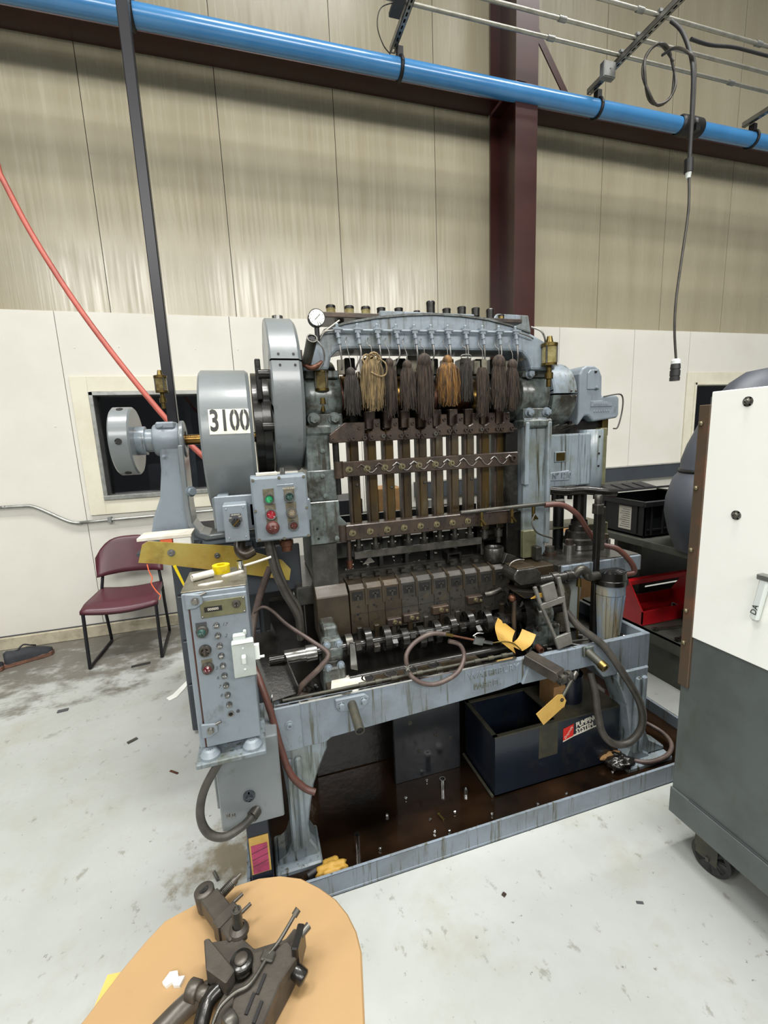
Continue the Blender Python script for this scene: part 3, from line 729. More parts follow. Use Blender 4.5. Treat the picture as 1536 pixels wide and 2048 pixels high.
# ---- columns
def column(x0, x1, name, rt):
    cl = MB()
    cl.box(x0, x1, 1.725, 2.13, .955, 1.60)
    c = part(cl, name, 'paint_drip' if rt else 'paint_oily', .008, seg=2)
    return c
cl_l = column(.208, .300, 'column', False)
MB().box(.200, .318, 1.712, 1.726, 1.305, 1.425).build('face_plate', 'paint_oily', cl_l, .003)
MB().prism([(.198, 1.135), (.198, 1.305), (.318, 1.305), (.318, 1.24), (.345, 1.21), (.345, 1.165), (.318, 1.135)], 'y', 1.695, 1.726).build('face_plate', 'paint_oily', cl_l, .003)
MB().box(.196, .30, 1.70, 1.73, .955, 1.135).build('face_plate', 'grease', cl_l, .003)
for x, z in ((.262, 1.405), (.268, 1.325), (.30, 1.155), (.225, 1.20), (.228, 1.16), (.27, 1.50)):
    bolt(cl_l, (x, 1.695 if z < 1.3 else 1.712 if z < 1.43 else 1.725, z), (0, -1, 0), .009 if x > .25 else .004, 'paint_oily' if x > .25 else 'hole', 'cap')
cl_r = column(1.175, 1.298, 'column', True)
MB().box(1.285, 1.305, 1.70, 1.74, 1.02, 1.58).build('flange_rib', 'paint_drip', cl_r, .005)
MB().box(1.168, 1.19, 1.70, 1.74, 1.30, 1.58).build('flange_rib', 'paint_drip', cl_r, .005)
MB().prism([(1.175, 1.10), (1.175, 1.40), (1.08, 1.40), (1.07, 1.38), (1.10, 1.34), (1.12, 1.22), (1.125, 1.10)], 'y', 1.76, 1.86).build('gusset', 'grease', cl_r, .01)
MB().box(1.10, 1.176, 1.74, 1.95, .955, 1.18).build('guide_block', 'black_steel', cl_r, .004)
MB().box(1.165, 1.235, 1.705, 1.73, .96, 1.09).build('brass_stained_pad', 'olive_plate', cl_r, .003)
# ---- bearings carrying the crankshaft
KY, KZ = 1.95, 1.715
def bearing(x0, x1, m_):
    b_ = MB().cyl((x0, KY, KZ), (x1, KY, KZ), .152, n=36).box(x0 + .01, x1 - .01, 1.775, 2.12, 1.575, 1.62).box(x0 + .02, x1 - .03, 1.74, 2.12, 1.545, 1.578)
    o = part(b_, 'crank_bearing', m_, .006)
    return o
b_l = bearing(.215, .365, 'paint_oily')
for k, (xa, xb, m_) in enumerate(((.213, .368, 'paint_oily'), (1.163, 1.318, 'paint_oily'))):
    part(MB().lathe([(0, 0), (0, .075), (.008, .105), (xb - xa - .008, .105), (xb - xa, .075), (xb - xa, 0)], (xa, 1.832, 1.702), (1, 0, 0), 32).box(xa + .01, xb - .01, 1.728, 1.80, 1.592, 1.64).box(xa + .012, xb - .012, 1.735, 1.83, 1.775, 1.803), 'bearing_cap', m_, .004)
for x in (.245, .325): bolt(b_l, (x, 1.728, 1.622), (0, -1, 0), .018, 'paint_oily', 'hex')
b_r = bearing(1.165, 1.315, 'paint')
for x, z in ((1.20, 1.64), (1.29, 1.64), (1.205, 1.79)): bolt(b_r, (x, 1.728 if z < 1.7 else 1.735, z - .018 if z < 1.7 else z - .002), (0, -1, 0), .016, 'paint', 'hex')
part(MB().box(.206, .366, 1.715, 1.80, 1.56, 1.598), 'ledge', 'paint_oily', .008)
part(MB().box(1.165, 1.312, 1.705, 1.80, 1.555, 1.592), 'ledge', 'paint_oily', .008)
# ---- crown arch
out = [(.212, 1.800), (.216, 1.835), (.245, 1.895), (.30, 1.938), (.38, 1.966), (.50, 1.989), (.62, 2.003), (.74, 2.010), (.86, 2.008), (.98, 1.998), (1.09, 1.977), (1.18, 1.952), (1.255, 1.918), (1.295, 1.89), (1.312, 1.835), (1.315, 1.800)]
inn = [(1.188, 1.800), (1.186, 1.815), (1.172, 1.845), (1.145, 1.870), (1.11, 1.876), (.385, 1.876), (.345, 1.868), (.322, 1.845), (.314, 1.815), (.312, 1.800)]
crown = part(MB().prism(out + inn, 'y', 1.70, 1.85), 'crown', 'paint', .010, seg=2)
MB().prism([(.30, 1.935), (.38, 1.963), (.50, 1.986), (.62, 2.0), (.74, 2.007), (.86, 2.005), (.98, 1.995), (1.09, 1.974), (1.18, 1.949), (1.18, 1.955), (1.09, 1.981), (.98, 2.003), (.86, 2.013), (.74, 2.015), (.62, 2.008), (.50, 1.994), (.38, 1.971), (.30, 1.943)], 'y', 1.696, 1.86).build('top_rim', 'paint_oily', crown)
part(MB().box(.315, .545, 1.80, 1.96, 2.012, 2.032), 'cup_shelf', 'rust', .003)
part(MB().box(.97, 1.23, 1.83, 1.96, 2.022, 2.040), 'cup_shelf', 'rust', .003)
part(MB().prism([(1.18, 2.095), (1.352, 2.092), (1.368, 2.015), (1.27, 1.95), (1.10, 2.0)], 'y', 1.96, 1.975), 'back_cover', 'paint', .003)
part(MB().box(.565, 1.0, 1.85, 1.95, 2.035, 2.058), 'cup_shelf', 'paint', .003)
def cup(x, z, h, r, m_, m2='black_steel'):
    c = part(MB().lathe([(0, r), (h * .8, r), (h * .8, r * .98)], (x, 1.88, z), (0, 0, 1), 16), 'oil_cup', m_)
    MB().lathe([(h * .75, r * 1.05), (h * .93, r * 1.05), (h, r * .9), (h, 0)], (x, 1.88, z), (0, 0, 1), 16).build('cap', m2, c)
for x in (.366, .443, .513): cup(x, 2.030, .048, .019, 'amber_glass')
for x, z, h, r in ((.580, 2.056, .020, .018), (.658, 2.056, .022, .018), (.740, 2.056, .014, .014), (.805, 2.056, .055, .0185), (.880, 2.056, .028, .018), (.953, 2.056, .038, .019), (1.022, 2.056, .036, .018), (1.095, 2.036, .054, .018), (1.152, 2.036, .032, .014)):
    cup(x, z, h, r, 'black_steel' if x < 1.14 else 'brass')
for x in (.40, .49, .62, .75, .90, 1.02, 1.16): part(MB().box(x - .012, x + .012, 1.85, 1.92, 1.95, 2.036), 'shelf_post', 'black_steel')
part(MB().box(.31, 1.16, 2.14, 2.16, .955, 1.16), 'rear_dark_backing', 'shield')  # added dark panel, hides the bright wall below the lower bar
# ---- crankshaft with eccentrics and straps
part(MB().cyl((.36, KY, KZ), (1.17, KY, KZ), .045, n=20), 'crank_shaft', 'black_steel')
part(MB().ring((.372, KY, KZ), (.395, KY, KZ), .05, .088, 24), 'shaft_collar', 'copper')
part(MB().ring((1.15, KY, KZ), (1.17, KY, KZ), .05, .10, 24), 'shaft_collar', 'bronze')
for i in range(10):
    x = .425 + .0745 * i; a = i * 2.2
    oy, oz = .018 * math.cos(a), .018 * math.sin(a)
    e = part(MB().cyl((x - .022, KY + oy, KZ + oz), (x + .022, KY + oy, KZ + oz), .098, n=28), 'eccentric', 'bronze' if i in (0, 1, 3, 8) else ('copper' if i in (5, 7) else 'black_steel'))
    MB().ring((x + .022, KY + oy, KZ + oz), (x + .034, KY + oy, KZ + oz), .05, .108, 28).build('strap', 'black_steel', e)
    MB().box(x - .02, x + .02, KY - .13, KY + .06, 1.53, 1.65).build('connecting_rod', 'black_steel', e, .004)
    MB().box(x - .022, x + .022, 1.84, 1.90, 1.80, 1.868).build('strap_lug', 'grease', e, .004)
part(MB().box(.36, 1.17, 2.07, 2.11, 1.55, 1.82), 'tie_dark_backing', 'oily_dark')  # tie enlarged into a dark backing that hides bright wall behind the tassels
# ---- plungers, clamp bars
for i in range(10):
    x = .400 + .0737 * i
    pl = part(MB().box(x - .0175, x + .0175, 1.735, 1.775, 1.13 if i < 8 else 1.11, 1.60), 'plunger', 'plunger', .003)
    MB().box(x - .027, x - .0185, 1.74, 1.77, 1.14, 1.56).build('guide_strip', 'rust', pl)
    MB().cyl((x, 1.752, 1.04 + .012 * (i % 3)), (x, 1.752, 1.14), .011, n=10).build('punch', 'steel_dull', pl)
    MB().cyl((x, 1.752, 1.07), (x, 1.752, 1.10), .019, n=10).build('punch_collar', 'grease', pl)
    if i in (0, 2, 4, 7): bolt(pl, (x + .003, 1.735, 1.355 - .01 * (i % 3)), (0, -1, 0), .007, 'steel_dull', 'dome')
# upper clamps: one bevelled plate, then T-brackets
tp = part(MB().prism([(.296, 1.527), (.434, 1.530), (.438, 1.603), (.358, 1.604), (.296, 1.560)], 'y', 1.690, 1.715), 'end_clamp', 'rust', .003)
for x, z, r in ((.306, 1.540, .006), (.372, 1.541, .006), (.386, 1.541, .009), (.432, 1.541, .009), (.412, 1.582, .006)): bolt(tp, (x, 1.69, z), (0, -1, 0), r, 'rust', 'socket')
for i in range(1, 10):
    x = .400 + .0737 * i + (.004 if i > 4 else .012); up = .0 if i < 5 else .010
    z0 = 1.527 + up
    t_ = part(MB().prism([(x - .037, z0), (x + .036, z0 + .002), (x + .036, z0 + .035), (x + .016, z0 + .045), (x + .016, 1.615 + up), (x - .014, 1.615 + up), (x - .014, z0 + .045), (x - .037, z0 + .035)], 'y', 1.690 + .004 * (i % 2), 1.712), 'plunger_clamp', 'rust', .003)
    for dx, dz, r in ((-.024, .018, .0085), (.024, .020, .0085), (.002, .066, .007)):
        bolt(t_, (x + dx, 1.690 + .004 * (i % 2), z0 + dz), (0, -1, 0), r, 'rust' if (i + dz * 100) % 3 else 'steel_dull', 'socket')
    part(MB().box(x - .036, x + .004, 1.72, 1.75, 1.575, 1.645), 'clamp_back', 'rust', .003)
part(MB().box(1.075, 1.135, 1.71, 1.74, 1.455, 1.555), 'clamp_stop', 'black_steel', .003)
def clamp_bar(z0, z1, x0, x1, bolts, name):
    b_ = part(MB().box(x0, x1, 1.688, 1.722, z0, z1), name, 'rust', .003)
    for i in range(bolts):
        bolt(b_, (.363 + .0729 * i, 1.688, (z0 + z1) / 2 - .002), (0, -1, 0), .0105, 'brass_bolt', 'washer')
    MB().cyl((x0 - .012, 1.705, z0 - .004), (x0 - .012, 1.705, z1 + .002), .019, n=14).build('hinge_post', 'rust', b_)
    return b_
mb1 = clamp_bar(1.395, 1.454, .338, 1.122, 7, 'middle_bar')
bolt(mb1, (1.092, 1.688, 1.428), (0, -1, 0), .014, 'rust', 'socket')
zz = []
for i in range(10):
    zz = [(.395 + .0735 * i, 1.684, 1.428), (.412 + .0735 * i, 1.682, 1.441), (.424 + .0735 * i, 1.682, 1.432)]
    MB().tube(zz, .0028 + .001 * (i % 2), 6, 1).build('wire_clip', 'wire' if i > 1 else 'rust', mb1)
    if i > 0: MB().tube([(.424 + .0735 * (i - 1), 1.682, 1.432), (.44 + .0735 * (i - 1), 1.68, 1.412), (.456 + .0735 * (i - 1), 1.68, 1.408), (.475 + .0735 * (i - 1), 1.682, 1.424)], .0016, 5).build('wire_loop', 'wire', mb1)
mb2 = clamp_bar(1.140, 1.202, .337, 1.085, 8, 'lower_bar')
for x in (.47, .50, .60, .63, .69, .76, .80, .85, .98, 1.05): bolt(mb2, (x, 1.688, 1.153 + .03 * (x > .95)), (0, -1, 0), .0035, 'hole', 'cap', h=.001)
MB().box(.337, 1.06, 1.722, 1.76, 1.135, 1.20).build('bar_back', 'rust', mb2)
part(MB().cyl((.322, 1.72, 1.325), (.322, 1.72, 1.53), .013, n=12), 'hinge_pin', 'black_steel')
part(MB().cyl((.352, 1.72, 1.05), (.352, 1.72, 1.14), .010, n=12), 'hinge_pin', 'rust')
part(MB().cyl((.352, 1.72, 1.015), (.352, 1.72, 1.05), .013, n=12), 'pin_tip', 'copper')
part(MB().box(.37, .95, 1.70, 1.715, 1.055, 1.085), 'stripper_bar', 'steel_dull', .002)
part(MB().box(.30, 1.10, 1.83, 1.86, 1.03, 1.10), 'rear_bar', 'black_steel', .002)
for i in range(5): part(MB().box(.50 + .12 * i, .52 + .12 * i, 1.80, 1.84, .95, 1.12), 'rear_post', 'black_steel', .002)
part(MB().cyl((.98, 1.82, 1.085), (1.08, 1.82, 1.085), .028, n=18), 'air_cylinder', 'steel_dull')
part(MB().ring((1.02, 1.72, .965), (1.02, 1.72, 1.03), .035, .045, 20).prism([(1.03, .965), (1.09, .965), (1.10, .99), (1.05, 1.01)], 'y', 1.66, 1.69), 'bin_cup', 'grease', .002)
part(MB().prism([(.80, .97), (.80, 1.02), (.87, 1.02), (.87, .97), (.86, .98), (.86, 1.01), (.81, 1.01), (.81, .98)], 'y', 1.74, 1.80), 'transfer_gate', 'black_steel', .002)
# lubricator pipe across the lower bar, right hand
part(MB().cyl((.83, 1.668, 1.212), (1.33, 1.668, 1.216), .0095, n=10).cyl((1.30, 1.668, 1.216), (1.345, 1.668, 1.216), .015, n=8), 'feed_pipe', 'steel_dull')
for x in (.93, 1.08, 1.19):
    part(MB().cyl((x, 1.668, 1.145), (x, 1.668, 1.21), .008, n=8).cbox((x, 1.655, 1.165), (.034, .012, .008), (0, .9, 0)), 'feed_valve', 'brass')
# ---- lubricator manifold along the crown: line, eleven valves, drip tubes
man = part(MB().cyl((.335, 1.683, 1.937), (1.115, 1.683, 1.947), .0055, n=8), 'manifold_line', 'paint_clean')
VX = [.347, .423, .500, .576, .650, .719, .791, .868, .944, 1.020, 1.098]
for i, x in enumerate(VX):
    z = 1.937 + .010 * (x - .335) / .78
    v = MB().cbox((x, 1.683, z), (.022, .022, .020)).cyl((x, 1.683, z), (x, 1.683, z + .018), .006, n=8).ball((x, 1.683, z + .02), .0065, n=8, h=6)
    v.cyl((x, 1.68, z - .010), (x + .003, 1.678, z - .028), .0085, n=8).cyl((x + .003, 1.678, z - .028), (x + .004, 1.677, z - .036), .0055, n=8).cyl((x + .004, 1.677, z - .036), (x + .005, 1.676, z - .050), .0075, n=8)
    v.bar((x - .018, 1.672, z + .004), (x + .02, 1.672, z + .004), .005, .005)
    part(v, 'drip_valve', 'paint_clean')
    long_ = i == 5
    part(MB().tube([(x + .005, 1.676, z - .05), (x + .008, 1.674, 1.85), (x + .012 - .02 * (i % 2), 1.69, 1.81 if not long_ else 1.79), (x + .012 - .02 * (i % 2) + .02 * long_, 1.70, 1.80 if not long_ else 1.74)], .0034, 6), 'drip_tube', 'wire')
part(MB().tube([(.335, 1.683, 1.937), (.30, 1.683, 1.93), (.28, 1.685, 1.905), (.25, 1.69, 1.905)], .003, 6), 'feed_tube', 'wire')
part(MB().tube([(1.115, 1.683, 1.947), (1.16, 1.683, 1.935), (1.19, 1.69, 1.925)], .003, 6), 'feed_tube', 'wire')
for i, x in enumerate([.365, .50, .576, .74, .95, 1.10]): part(MB().cbox((x, 1.74, 1.815), (.028, .012, .055)), 'felt_block', 'plate_gray', .002)
part(MB().box(.655, .745, 1.78, 1.80, 1.80, 1.868), 'name_block', 'plate_gray', .003)
# gauge, open pipe, copper elbow at the left shoulder
g = part(MB().cyl((.272, 1.665, 1.975), (.272, 1.69, 1.975), .0305, n=28).cyl((.272, 1.68, 1.90), (.272, 1.68, 1.95), .009, n=8), 'pressure_gauge', 'black')
MB().cyl((.272, 1.664, 1.975), (.272, 1.6655, 1.975), .0275, n=28).build('dial', 'dial', g)
MB().bar((.264, 1.6632, 1.967), (.284, 1.6632, 1.987), .0015, .003, (0, 1, 0)).build('needle', 'ink', g)
for k in range(9):
    a = math.radians(-40 + k * 32.5)
    MB().bar((.272 + math.cos(a) * .021, 1.6634, 1.975 + math.sin(a) * .021), (.272 + math.cos(a) * .025, 1.6634, 1.975 + math.sin(a) * .025), .001, .0015, (0, 1, 0)).build('tick', 'ink', g)
p0, p1 = V((0.228, 1.7, 1.82)), V((0.239, 1.59, 1.889))
bp_ = part(MB().cyl(p0, p1, .017, .019, n=18, caps=False).lathe([(0, .019), (0, .015), (-.04, .015), (-.04, 0)], p1, p1 - p0, 18), 'breather_pipe', 'steel_dull')
MB().cyl(p1 - (p1 - p0).normalized() * .004, p1 - (p1 - p0).normalized() * .003, .0148, n=18).build('pipe_bore', 'hole', bp_)
part(MB().tube([(.215, 1.70, 1.825), (.235, 1.68, 1.805), (.26, 1.68, 1.808), (.285, 1.70, 1.825)], .010, 8), 'copper_elbow', 'copper')
part(MB().tube([(.262, 1.66, 1.90), (.285, 1.66, 1.87), (.29, 1.67, 1.83), (.27, 1.68, 1.80)], .003, 6), 'sight_tube', 'wire')
part(MB().tube([(.275, 1.68, 1.915), (.31, 1.69, 1.94), (.36, 1.694, 1.975)], .003, 6), 'capillary', 'white_paper')
# oil cups with glass bodies
def oiler(x, y, z, s, m_='amber_glass'):
    o = part(MB().cyl((x, y, z), (x, y, z + .055 * s), .024 * s, n=16), 'oiler_glass', m_)
    MB().lathe([(.052 * s, 0), (.052 * s, .027 * s), (.062 * s, .027 * s), (.066 * s, .012 * s), (.085 * s, .008 * s), (.085 * s, 0)], (x, y, z), (0, 0, 1), 16).build('oiler_cap', 'brass', o)
    MB().lathe([(0, 0), (0, .026 * s), (-.008 * s, .026 * s), (-.01 * s, .009 * s), (-.03 * s, .009 * s), (-.03 * s, .014 * s), (-.05 * s, .014 * s), (-.05 * s, .008 * s), (-.075 * s, .008 * s)], (x, y, z), (0, 0, 1), 12).build('oiler_stem', 'brass', o)
    for a in range(4): MB().cyl((x + .025 * s * math.cos(a * 1.57 + .6), y + .025 * s * math.sin(a * 1.57 + .6), z), (x + .025 * s * math.cos(a * 1.57 + .6), y + .025 * s * math.sin(a * 1.57 + .6), z + .055 * s), .003 * s, n=6).build('tie_rod', 'steel_dull', o)
oiler(.285, 1.74, 1.735, 1.15, 'amber'); oiler(1.268, 1.685, 1.825, 1.3); oiler(-.305, 1.93, 1.755, .9, 'amber')
part(MB().tube([(1.262, 1.705, 1.9), (1.255, 1.70, 1.93), (1.235, 1.70, 1.96), (1.20, 1.72, 1.98)], .004, 6), 'oil_line', 'wire')
part(MB().tube([(1.255, 1.98, 2.01), (1.285, 1.97, 2.005), (1.30, 1.96, 1.97)], .003, 6), 'oil_line', 'copper')
part(MB().box(1.29, 1.335, 1.99, 2.01, 1.845, 1.89), 'red_tab', 'red_oxide')
part(MB().prism([(1.28, 1.945), (1.33, 1.95), (1.31, 1.94), (1.28, 1.938)], 'y', 1.9, 2.0), 'splash_lip', 'steel_dull')
# ---- gear guard at the left: split cylinder
def arc_drum(x0, x1, cy, cz, r, a0, a1, n=36):
    mb = MB()
    mb.lathe([(0, 0), (0, r - .006), (.006, r), (x1 - x0 - .012, r), (x1 - x0, r - .012), (x1 - x0, 0)], (x0, cy, cz), (1, 0, 0), n, a0, a1, ref=(0, -1, 0))
    return mb
# angle 0 faces the front, angles grow downward with this axis
GA = math.radians(20.5)
gg = part(arc_drum(.095, .208, 1.95, 1.722, .308, -PI + GA - .012, -GA - .012), 'gear_guard_cap', 'paint_guard')
for x in (.127, .180):
    for a in (-GA - .07, ): bolt(gg, (x, 1.95 - .309 * math.cos(a), 1.722 - .309 * math.sin(a)), (0, -math.cos(a), -math.sin(a)), .0045, 'hole', 'cap', h=.001)
gg2 = part(arc_drum(.095, .208, 1.95, 1.722, .308, -GA + .012, PI + GA - .012), 'gear_guard', 'paint_guard')
for x in (.129, .182): bolt(gg2, (x, 1.95 - .309 * math.cos(-GA + .07), 1.722 - .309 * math.sin(-GA + .07)), (0, -1, .2), .0045, 'hole', 'cap', h=.001)
part(MB().cyl((.10, 1.95, 1.722), (.203, 1.95, 1.722), .298, n=36), 'gear', 'hole')
part(MB().cyl((.155, 1.93, 2.026), (.155, 1.93, 2.042), .022, n=16), 'filler_cap', 'steel')
part(MB().box(.208, .216, 1.70, 1.76, 1.835, 1.87), 'guard_lug', 'rust')
for z in (1.79, 1.60): part(MB().cyl((.055, 1.74, z), (.10, 1.74, z), .017, n=12), 'guard_stud', 'black_steel')
# ---- flywheel guard drum carrying the number plate
FY, FZ, FRD = 1.98, 1.548, .288
dg = part(MB().lathe([(0, 0), (0, FRD - .008), (.008, FRD), (.172, FRD), (.185, FRD - .010), (.185, 0)], (-.165, FY, FZ), (1, 0, 0), 56), 'flywheel_guard', 'paint_guard')
part(MB().prism([(-.155, 1.22), (-.155, 1.345), (.018, 1.345), (.018, 1.22)], 'y', 1.765, 2.1), 'guard_skirt', 'paint_guard', .006)
# curved number plate wrapped on the drum
npl = MB(); n_ = 10; zc = 1.622; hh = .088
ang = [math.asin((zc - hh / 2 + hh * k / n_ - FZ) / (FRD + .001)) for k in range(n_ + 1)]
vs_ = [(x, FY - (FRD + .0012) * math.cos(a), FZ + (FRD + .0012) * math.sin(a)) for a in ang for x in (-.130, .008)]
npl.add(vs_, [(2 * k, 2 * k + 1, 2 * k + 3, 2 * k + 2) for k in range(n_)])
vi_ = [(x, FY - FRD * math.cos(a), FZ + FRD * math.sin(a)) for a in (ang[0], ang[-1]) for x in (-.130, .008)]
plate = part(npl, 'number_plate', 'number_plate')
tx = MB().text('3100', .104, .0006, Matrix.Identity(4), sx=.66, bold=.0025)
import bmesh
bm_ = bmesh.new()
for p in tx.v: bm_.verts.new(p)
bm_.verts.ensure_lookup_table()
for f in tx.f:
    try: bm_.faces.new([bm_.verts[i] for i in f])
    except ValueError: pass
bmesh.ops.triangulate(bm_, faces=bm_.faces[:])
for k in range(3): bmesh.ops.subdivide_edges(bm_, edges=[e for e in bm_.edges if e.calc_length() > .009], cuts=1)
bmesh.ops.triangulate(bm_, faces=bm_.faces[:])
bm_.verts.index_update()
tx = MB(); tx.add([v.co.copy() for v in bm_.verts], [tuple(v.index for v in f.verts) for f in bm_.faces]); bm_.free()
for p in tx.v:
    a = math.asin((zc + p.y - FZ) / FRD)
    rr = FRD + .0020 + p.z
    p.x, p.y, p.z = -.060 + p.x, FY - rr * math.cos(a), FZ + rr * math.sin(a)
tx.build('number', 'ink', plate)
for x, k0, k1 in ((-.0425, 0, n_), (-.0095, 0, n_)):
    MB().add([(xx, FY - (FRD + .0030) * math.cos(a), FZ + (FRD + .0030) * math.sin(a)) for a in ang[k0:k1 + 1] for xx in (x - .0009, x + .0009)], [(2 * k, 2 * k + 1, 2 * k + 3, 2 * k + 2) for k in range(k1 - k0)]).build('stencil_gap', 'number_plate', plate)
# ---- drive shaft, belt pulley, outboard bearing bracket, hand wheel
part(MB().cyl((-.36, FY, 1.565), (.10, FY, 1.565), .021, n=18), 'drive_shaft', 'bronze')
part(MB().cyl((.028, FY, 1.60), (.070, FY, 1.60), .225, n=40).cyl((.058, FY, 1.60), (.088, FY, 1.60), .238, n=40), 'belt_pulley', 'black_steel')
part(MB().box(.045, .065, 1.74, 1.80, 1.70, 1.845), 'belt_finger', 'black_steel', .003)
hub = part(MB().cyl((-.362, FY, 1.568), (-.262, FY, 1.568), .062, n=28).box(-.345, -.275, FY - .05, FY + .05, 1.61, 1.638), 'outboard_bearing', 'paint_clean', .006)
part(MB().ring((-.264, FY, 1.568), (-.246, FY, 1.568), .03, .074, 28), 'bearing_collar', 'paint_guard', .003)
for z in (1.622, 1.505): bolt(hub, (-.325, FY - .062 if z < 1.6 else FY - .05, z), (0, -1, 0), .006, 'paint', 'cap')
arm_p = [(-.342, 1.545), (-.345, 1.45), (-.362, 1.34), (-.395, 1.26), (-.41, 1.20), (-.405, 1.14), (-.38, 1.10), (-.30, 1.10), (-.22, 1.125), (.05, 1.135), (.05, 1.18), (-.20, 1.168), (-.235, 1.185), (-.255, 1.225), (-.262, 1.30), (-.268, 1.45), (-.262, 1.545)]
part(MB().prism(arm_p, 'y', 1.93, 2.04), 'bearing_bracket', 'paint_clean', .010, seg=2)
part(MB().prism([(-.25, 1.545), (-.27, 1.545), (-.274, 1.30), (-.268, 1.22), (-.245, 1.175), (-.205, 1.155), (.05, 1.165), (.05, 1.182), (-.19, 1.175), (-.225, 1.19), (-.248, 1.23), (-.252, 1.30)], 'y', 1.905, 2.06), 'bracket_rim', 'paint_guard', .004)
bolt(PR, (-.242, 1.91, 1.36), (.6, -1, 0), .016, 'paint_clean', 'hex')
hw = part(MB().lathe([(0, 0), (0, .125), (.006, .132), (.066, .132), (.072, .126), (.072, .06), (.072, .05), (.075, .05), (.075, 0)], (-.495, FY, 1.568), (1, 0, 0), 40), 'hand_wheel', 'paint_guard')
part(MB().cyl((-.425, FY, 1.568), (-.39, FY, 1.568), .056, n=24).cyl((-.40, FY, 1.568), (-.355, FY, 1.568), .045, n=24), 'wheel_hub', 'paint')
for a in (0, 1.15, -1.15):
    MB().cyl((-.459, FY - .1322 * math.cos(a), 1.568 + .1322 * math.sin(a)), (-.459, FY - .1335 * math.cos(a), 1.568 + .1335 * math.sin(a)), .012, n=14).build('bar_hole', 'hole', hw)
# ---- operator panel
op = part(MB().box(-.008, .175, 1.505, 1.60, 1.213, 1.432).box(-.004, .171, 1.498, 1.506, 1.217, 1.428), 'operator_panel', 'paint_clean', .006, seg=2)
MB().box(.075, .13, 1.4965, 1.499, 1.398, 1.403).build('embossed_mark', 'paint_clean', op, .001)
for x, z in ((.0, 1.422), (.084, 1.426), (.165, 1.424), (-.0, 1.32), (.168, 1.318), (.004, 1.222), (.085, 1.219), (.167, 1.221)): bolt(op, (x, 1.498, z), (0, -1, 0), .0048, 'plate_gray', 'cap', 'screw', .004)
def button(x, z, r, lens, plate=True, mush=False, txt=None, ringm='steel'):
    if plate: MB().prism([(x - .017, z - .012), (x - .018, z + .033), (x + .018, z + .034), (x + .017, z - .012)], 'y', 1.4955, 1.498).build('legend_plate', 'plate_gray', op)
    if txt: MB().text(txt, .0075, .0004, face_y(x, 1.4952, z + .0285), sx=.8).build('legend', 'print_white', op)
    if mush: MB().lathe([(0, .008), (.012, .008), (.012, .021), (.02, .0225), (.028, .019), (.032, .010), (.033, 0)], (x, 1.498, z), (0, -1, 0), 24).build('mushroom_button', lens, op)
    else:
        MB().lathe([(0, r * 1.1), (.006, r * 1.1), (.010, r), (.016, r), (.016, r * .8), (.008, r * .8)], (x, 1.498, z), (0, -1, 0), 22).build('button_ring', ringm, op)
        MB().lathe([(0, r * .8), (.012, r * .8), (.014, r * .6), (.0145, 0)], (x, 1.498, z), (0, -1, 0), 20).build('push_button', lens, op)
button(.046, 1.358, .0155, 'green_lens'); button(.113, 1.360, .0165, 'dark_lens', txt='MOTOR START', ringm='steel')
button(.048, 1.307, .018, 'red_lens', ringm='chrome'); button(.116, 1.307, .0165, 'tan_button')
button(.050, 1.263, .02, 'red_dark', mush=True); button(.119, 1.262, .0155, 'red_dark')
part(MB().tube([(-.06, 1.60, 1.215), (-.065, 1.58, 1.18), (-.05, 1.57, 1.16), (-.02, 1.58, 1.17)], .020, 10), 'panel_elbow', 'die_rusty')
part(MB().cyl((.095, 1.56, 1.16), (.095, 1.56, 1.215), .018, n=12).cyl((.095, 1.56, 1.18), (.095, 1.56, 1.20), .024, n=8), 'panel_nipple', 'copper')
part(MB().box(-.02, .19, 1.56, 1.70, 1.26, 1.34), 'panel_bracket', 'paint_clean', .004)
part(MB().tube([(.03, 1.56, 1.215), (.045, 1.56, 1.10), (.075, 1.57, 1.00), (.115, 1.58, .90), (.12, 1.60, .80)], .013, 8), 'panel_cable', 'hose_gray')
part(MB().tube([(.045, 1.58, 1.20), (.06, 1.58, 1.10), (.09, 1.59, 1.00), (.125, 1.60, .92), (.13, 1.62, .80)], .009, 8), 'panel_cable', 'hose_gray')
# selector switch box
sb = part(MB().box(-.101, -.026, 1.475, 1.56, 1.229, 1.350), 'selector_box', 'paint_clean', .003)
for x, z in ((-.09, 1.338), (-.037, 1.340), (-.088, 1.243), (-.037, 1.243)): bolt(sb, (x, 1.475, z), (0, -1, 0), .0028, 'paint_clean', 'dome', 'screw')
MB().prism([(-.085, 1.300), (-.079, 1.322), (-.047, 1.322), (-.043, 1.297), (-.055, 1.285), (-.075, 1.285)], 'y', 1.473, 1.475).build('legend_plate', 'ink_gray', sb)
for t, x, z, s in (('AIR BYPASS', -.063, 1.318, .0062), ('ON', -.079, 1.309, .006), ('OFF', -.050, 1.311, .006)): MB().text(t, s, .0004, face_y(x, 1.4728, z), sx=.85).build('legend', 'print_white', sb)
MB().cyl((-.063, 1.473, 1.294), (-.063, 1.458, 1.294), .0135, n=18).build('selector_knob', 'black', sb)
MB().bar((-.072, 1.4572, 1.285), (-.054, 1.4572, 1.303), .004, .004, (0, 1, 0)).build('knob_pointer', 'bronze', sb)
part(MB().box(-.13, .0, 1.56, 1.58, 1.25, 1.37), 'switch_mount', 'paint_clean', .003)
part(MB().box(-.13, -.09, 1.57, 1.77, 1.26, 1.36), 'switch_mount', 'paint_clean', .003)
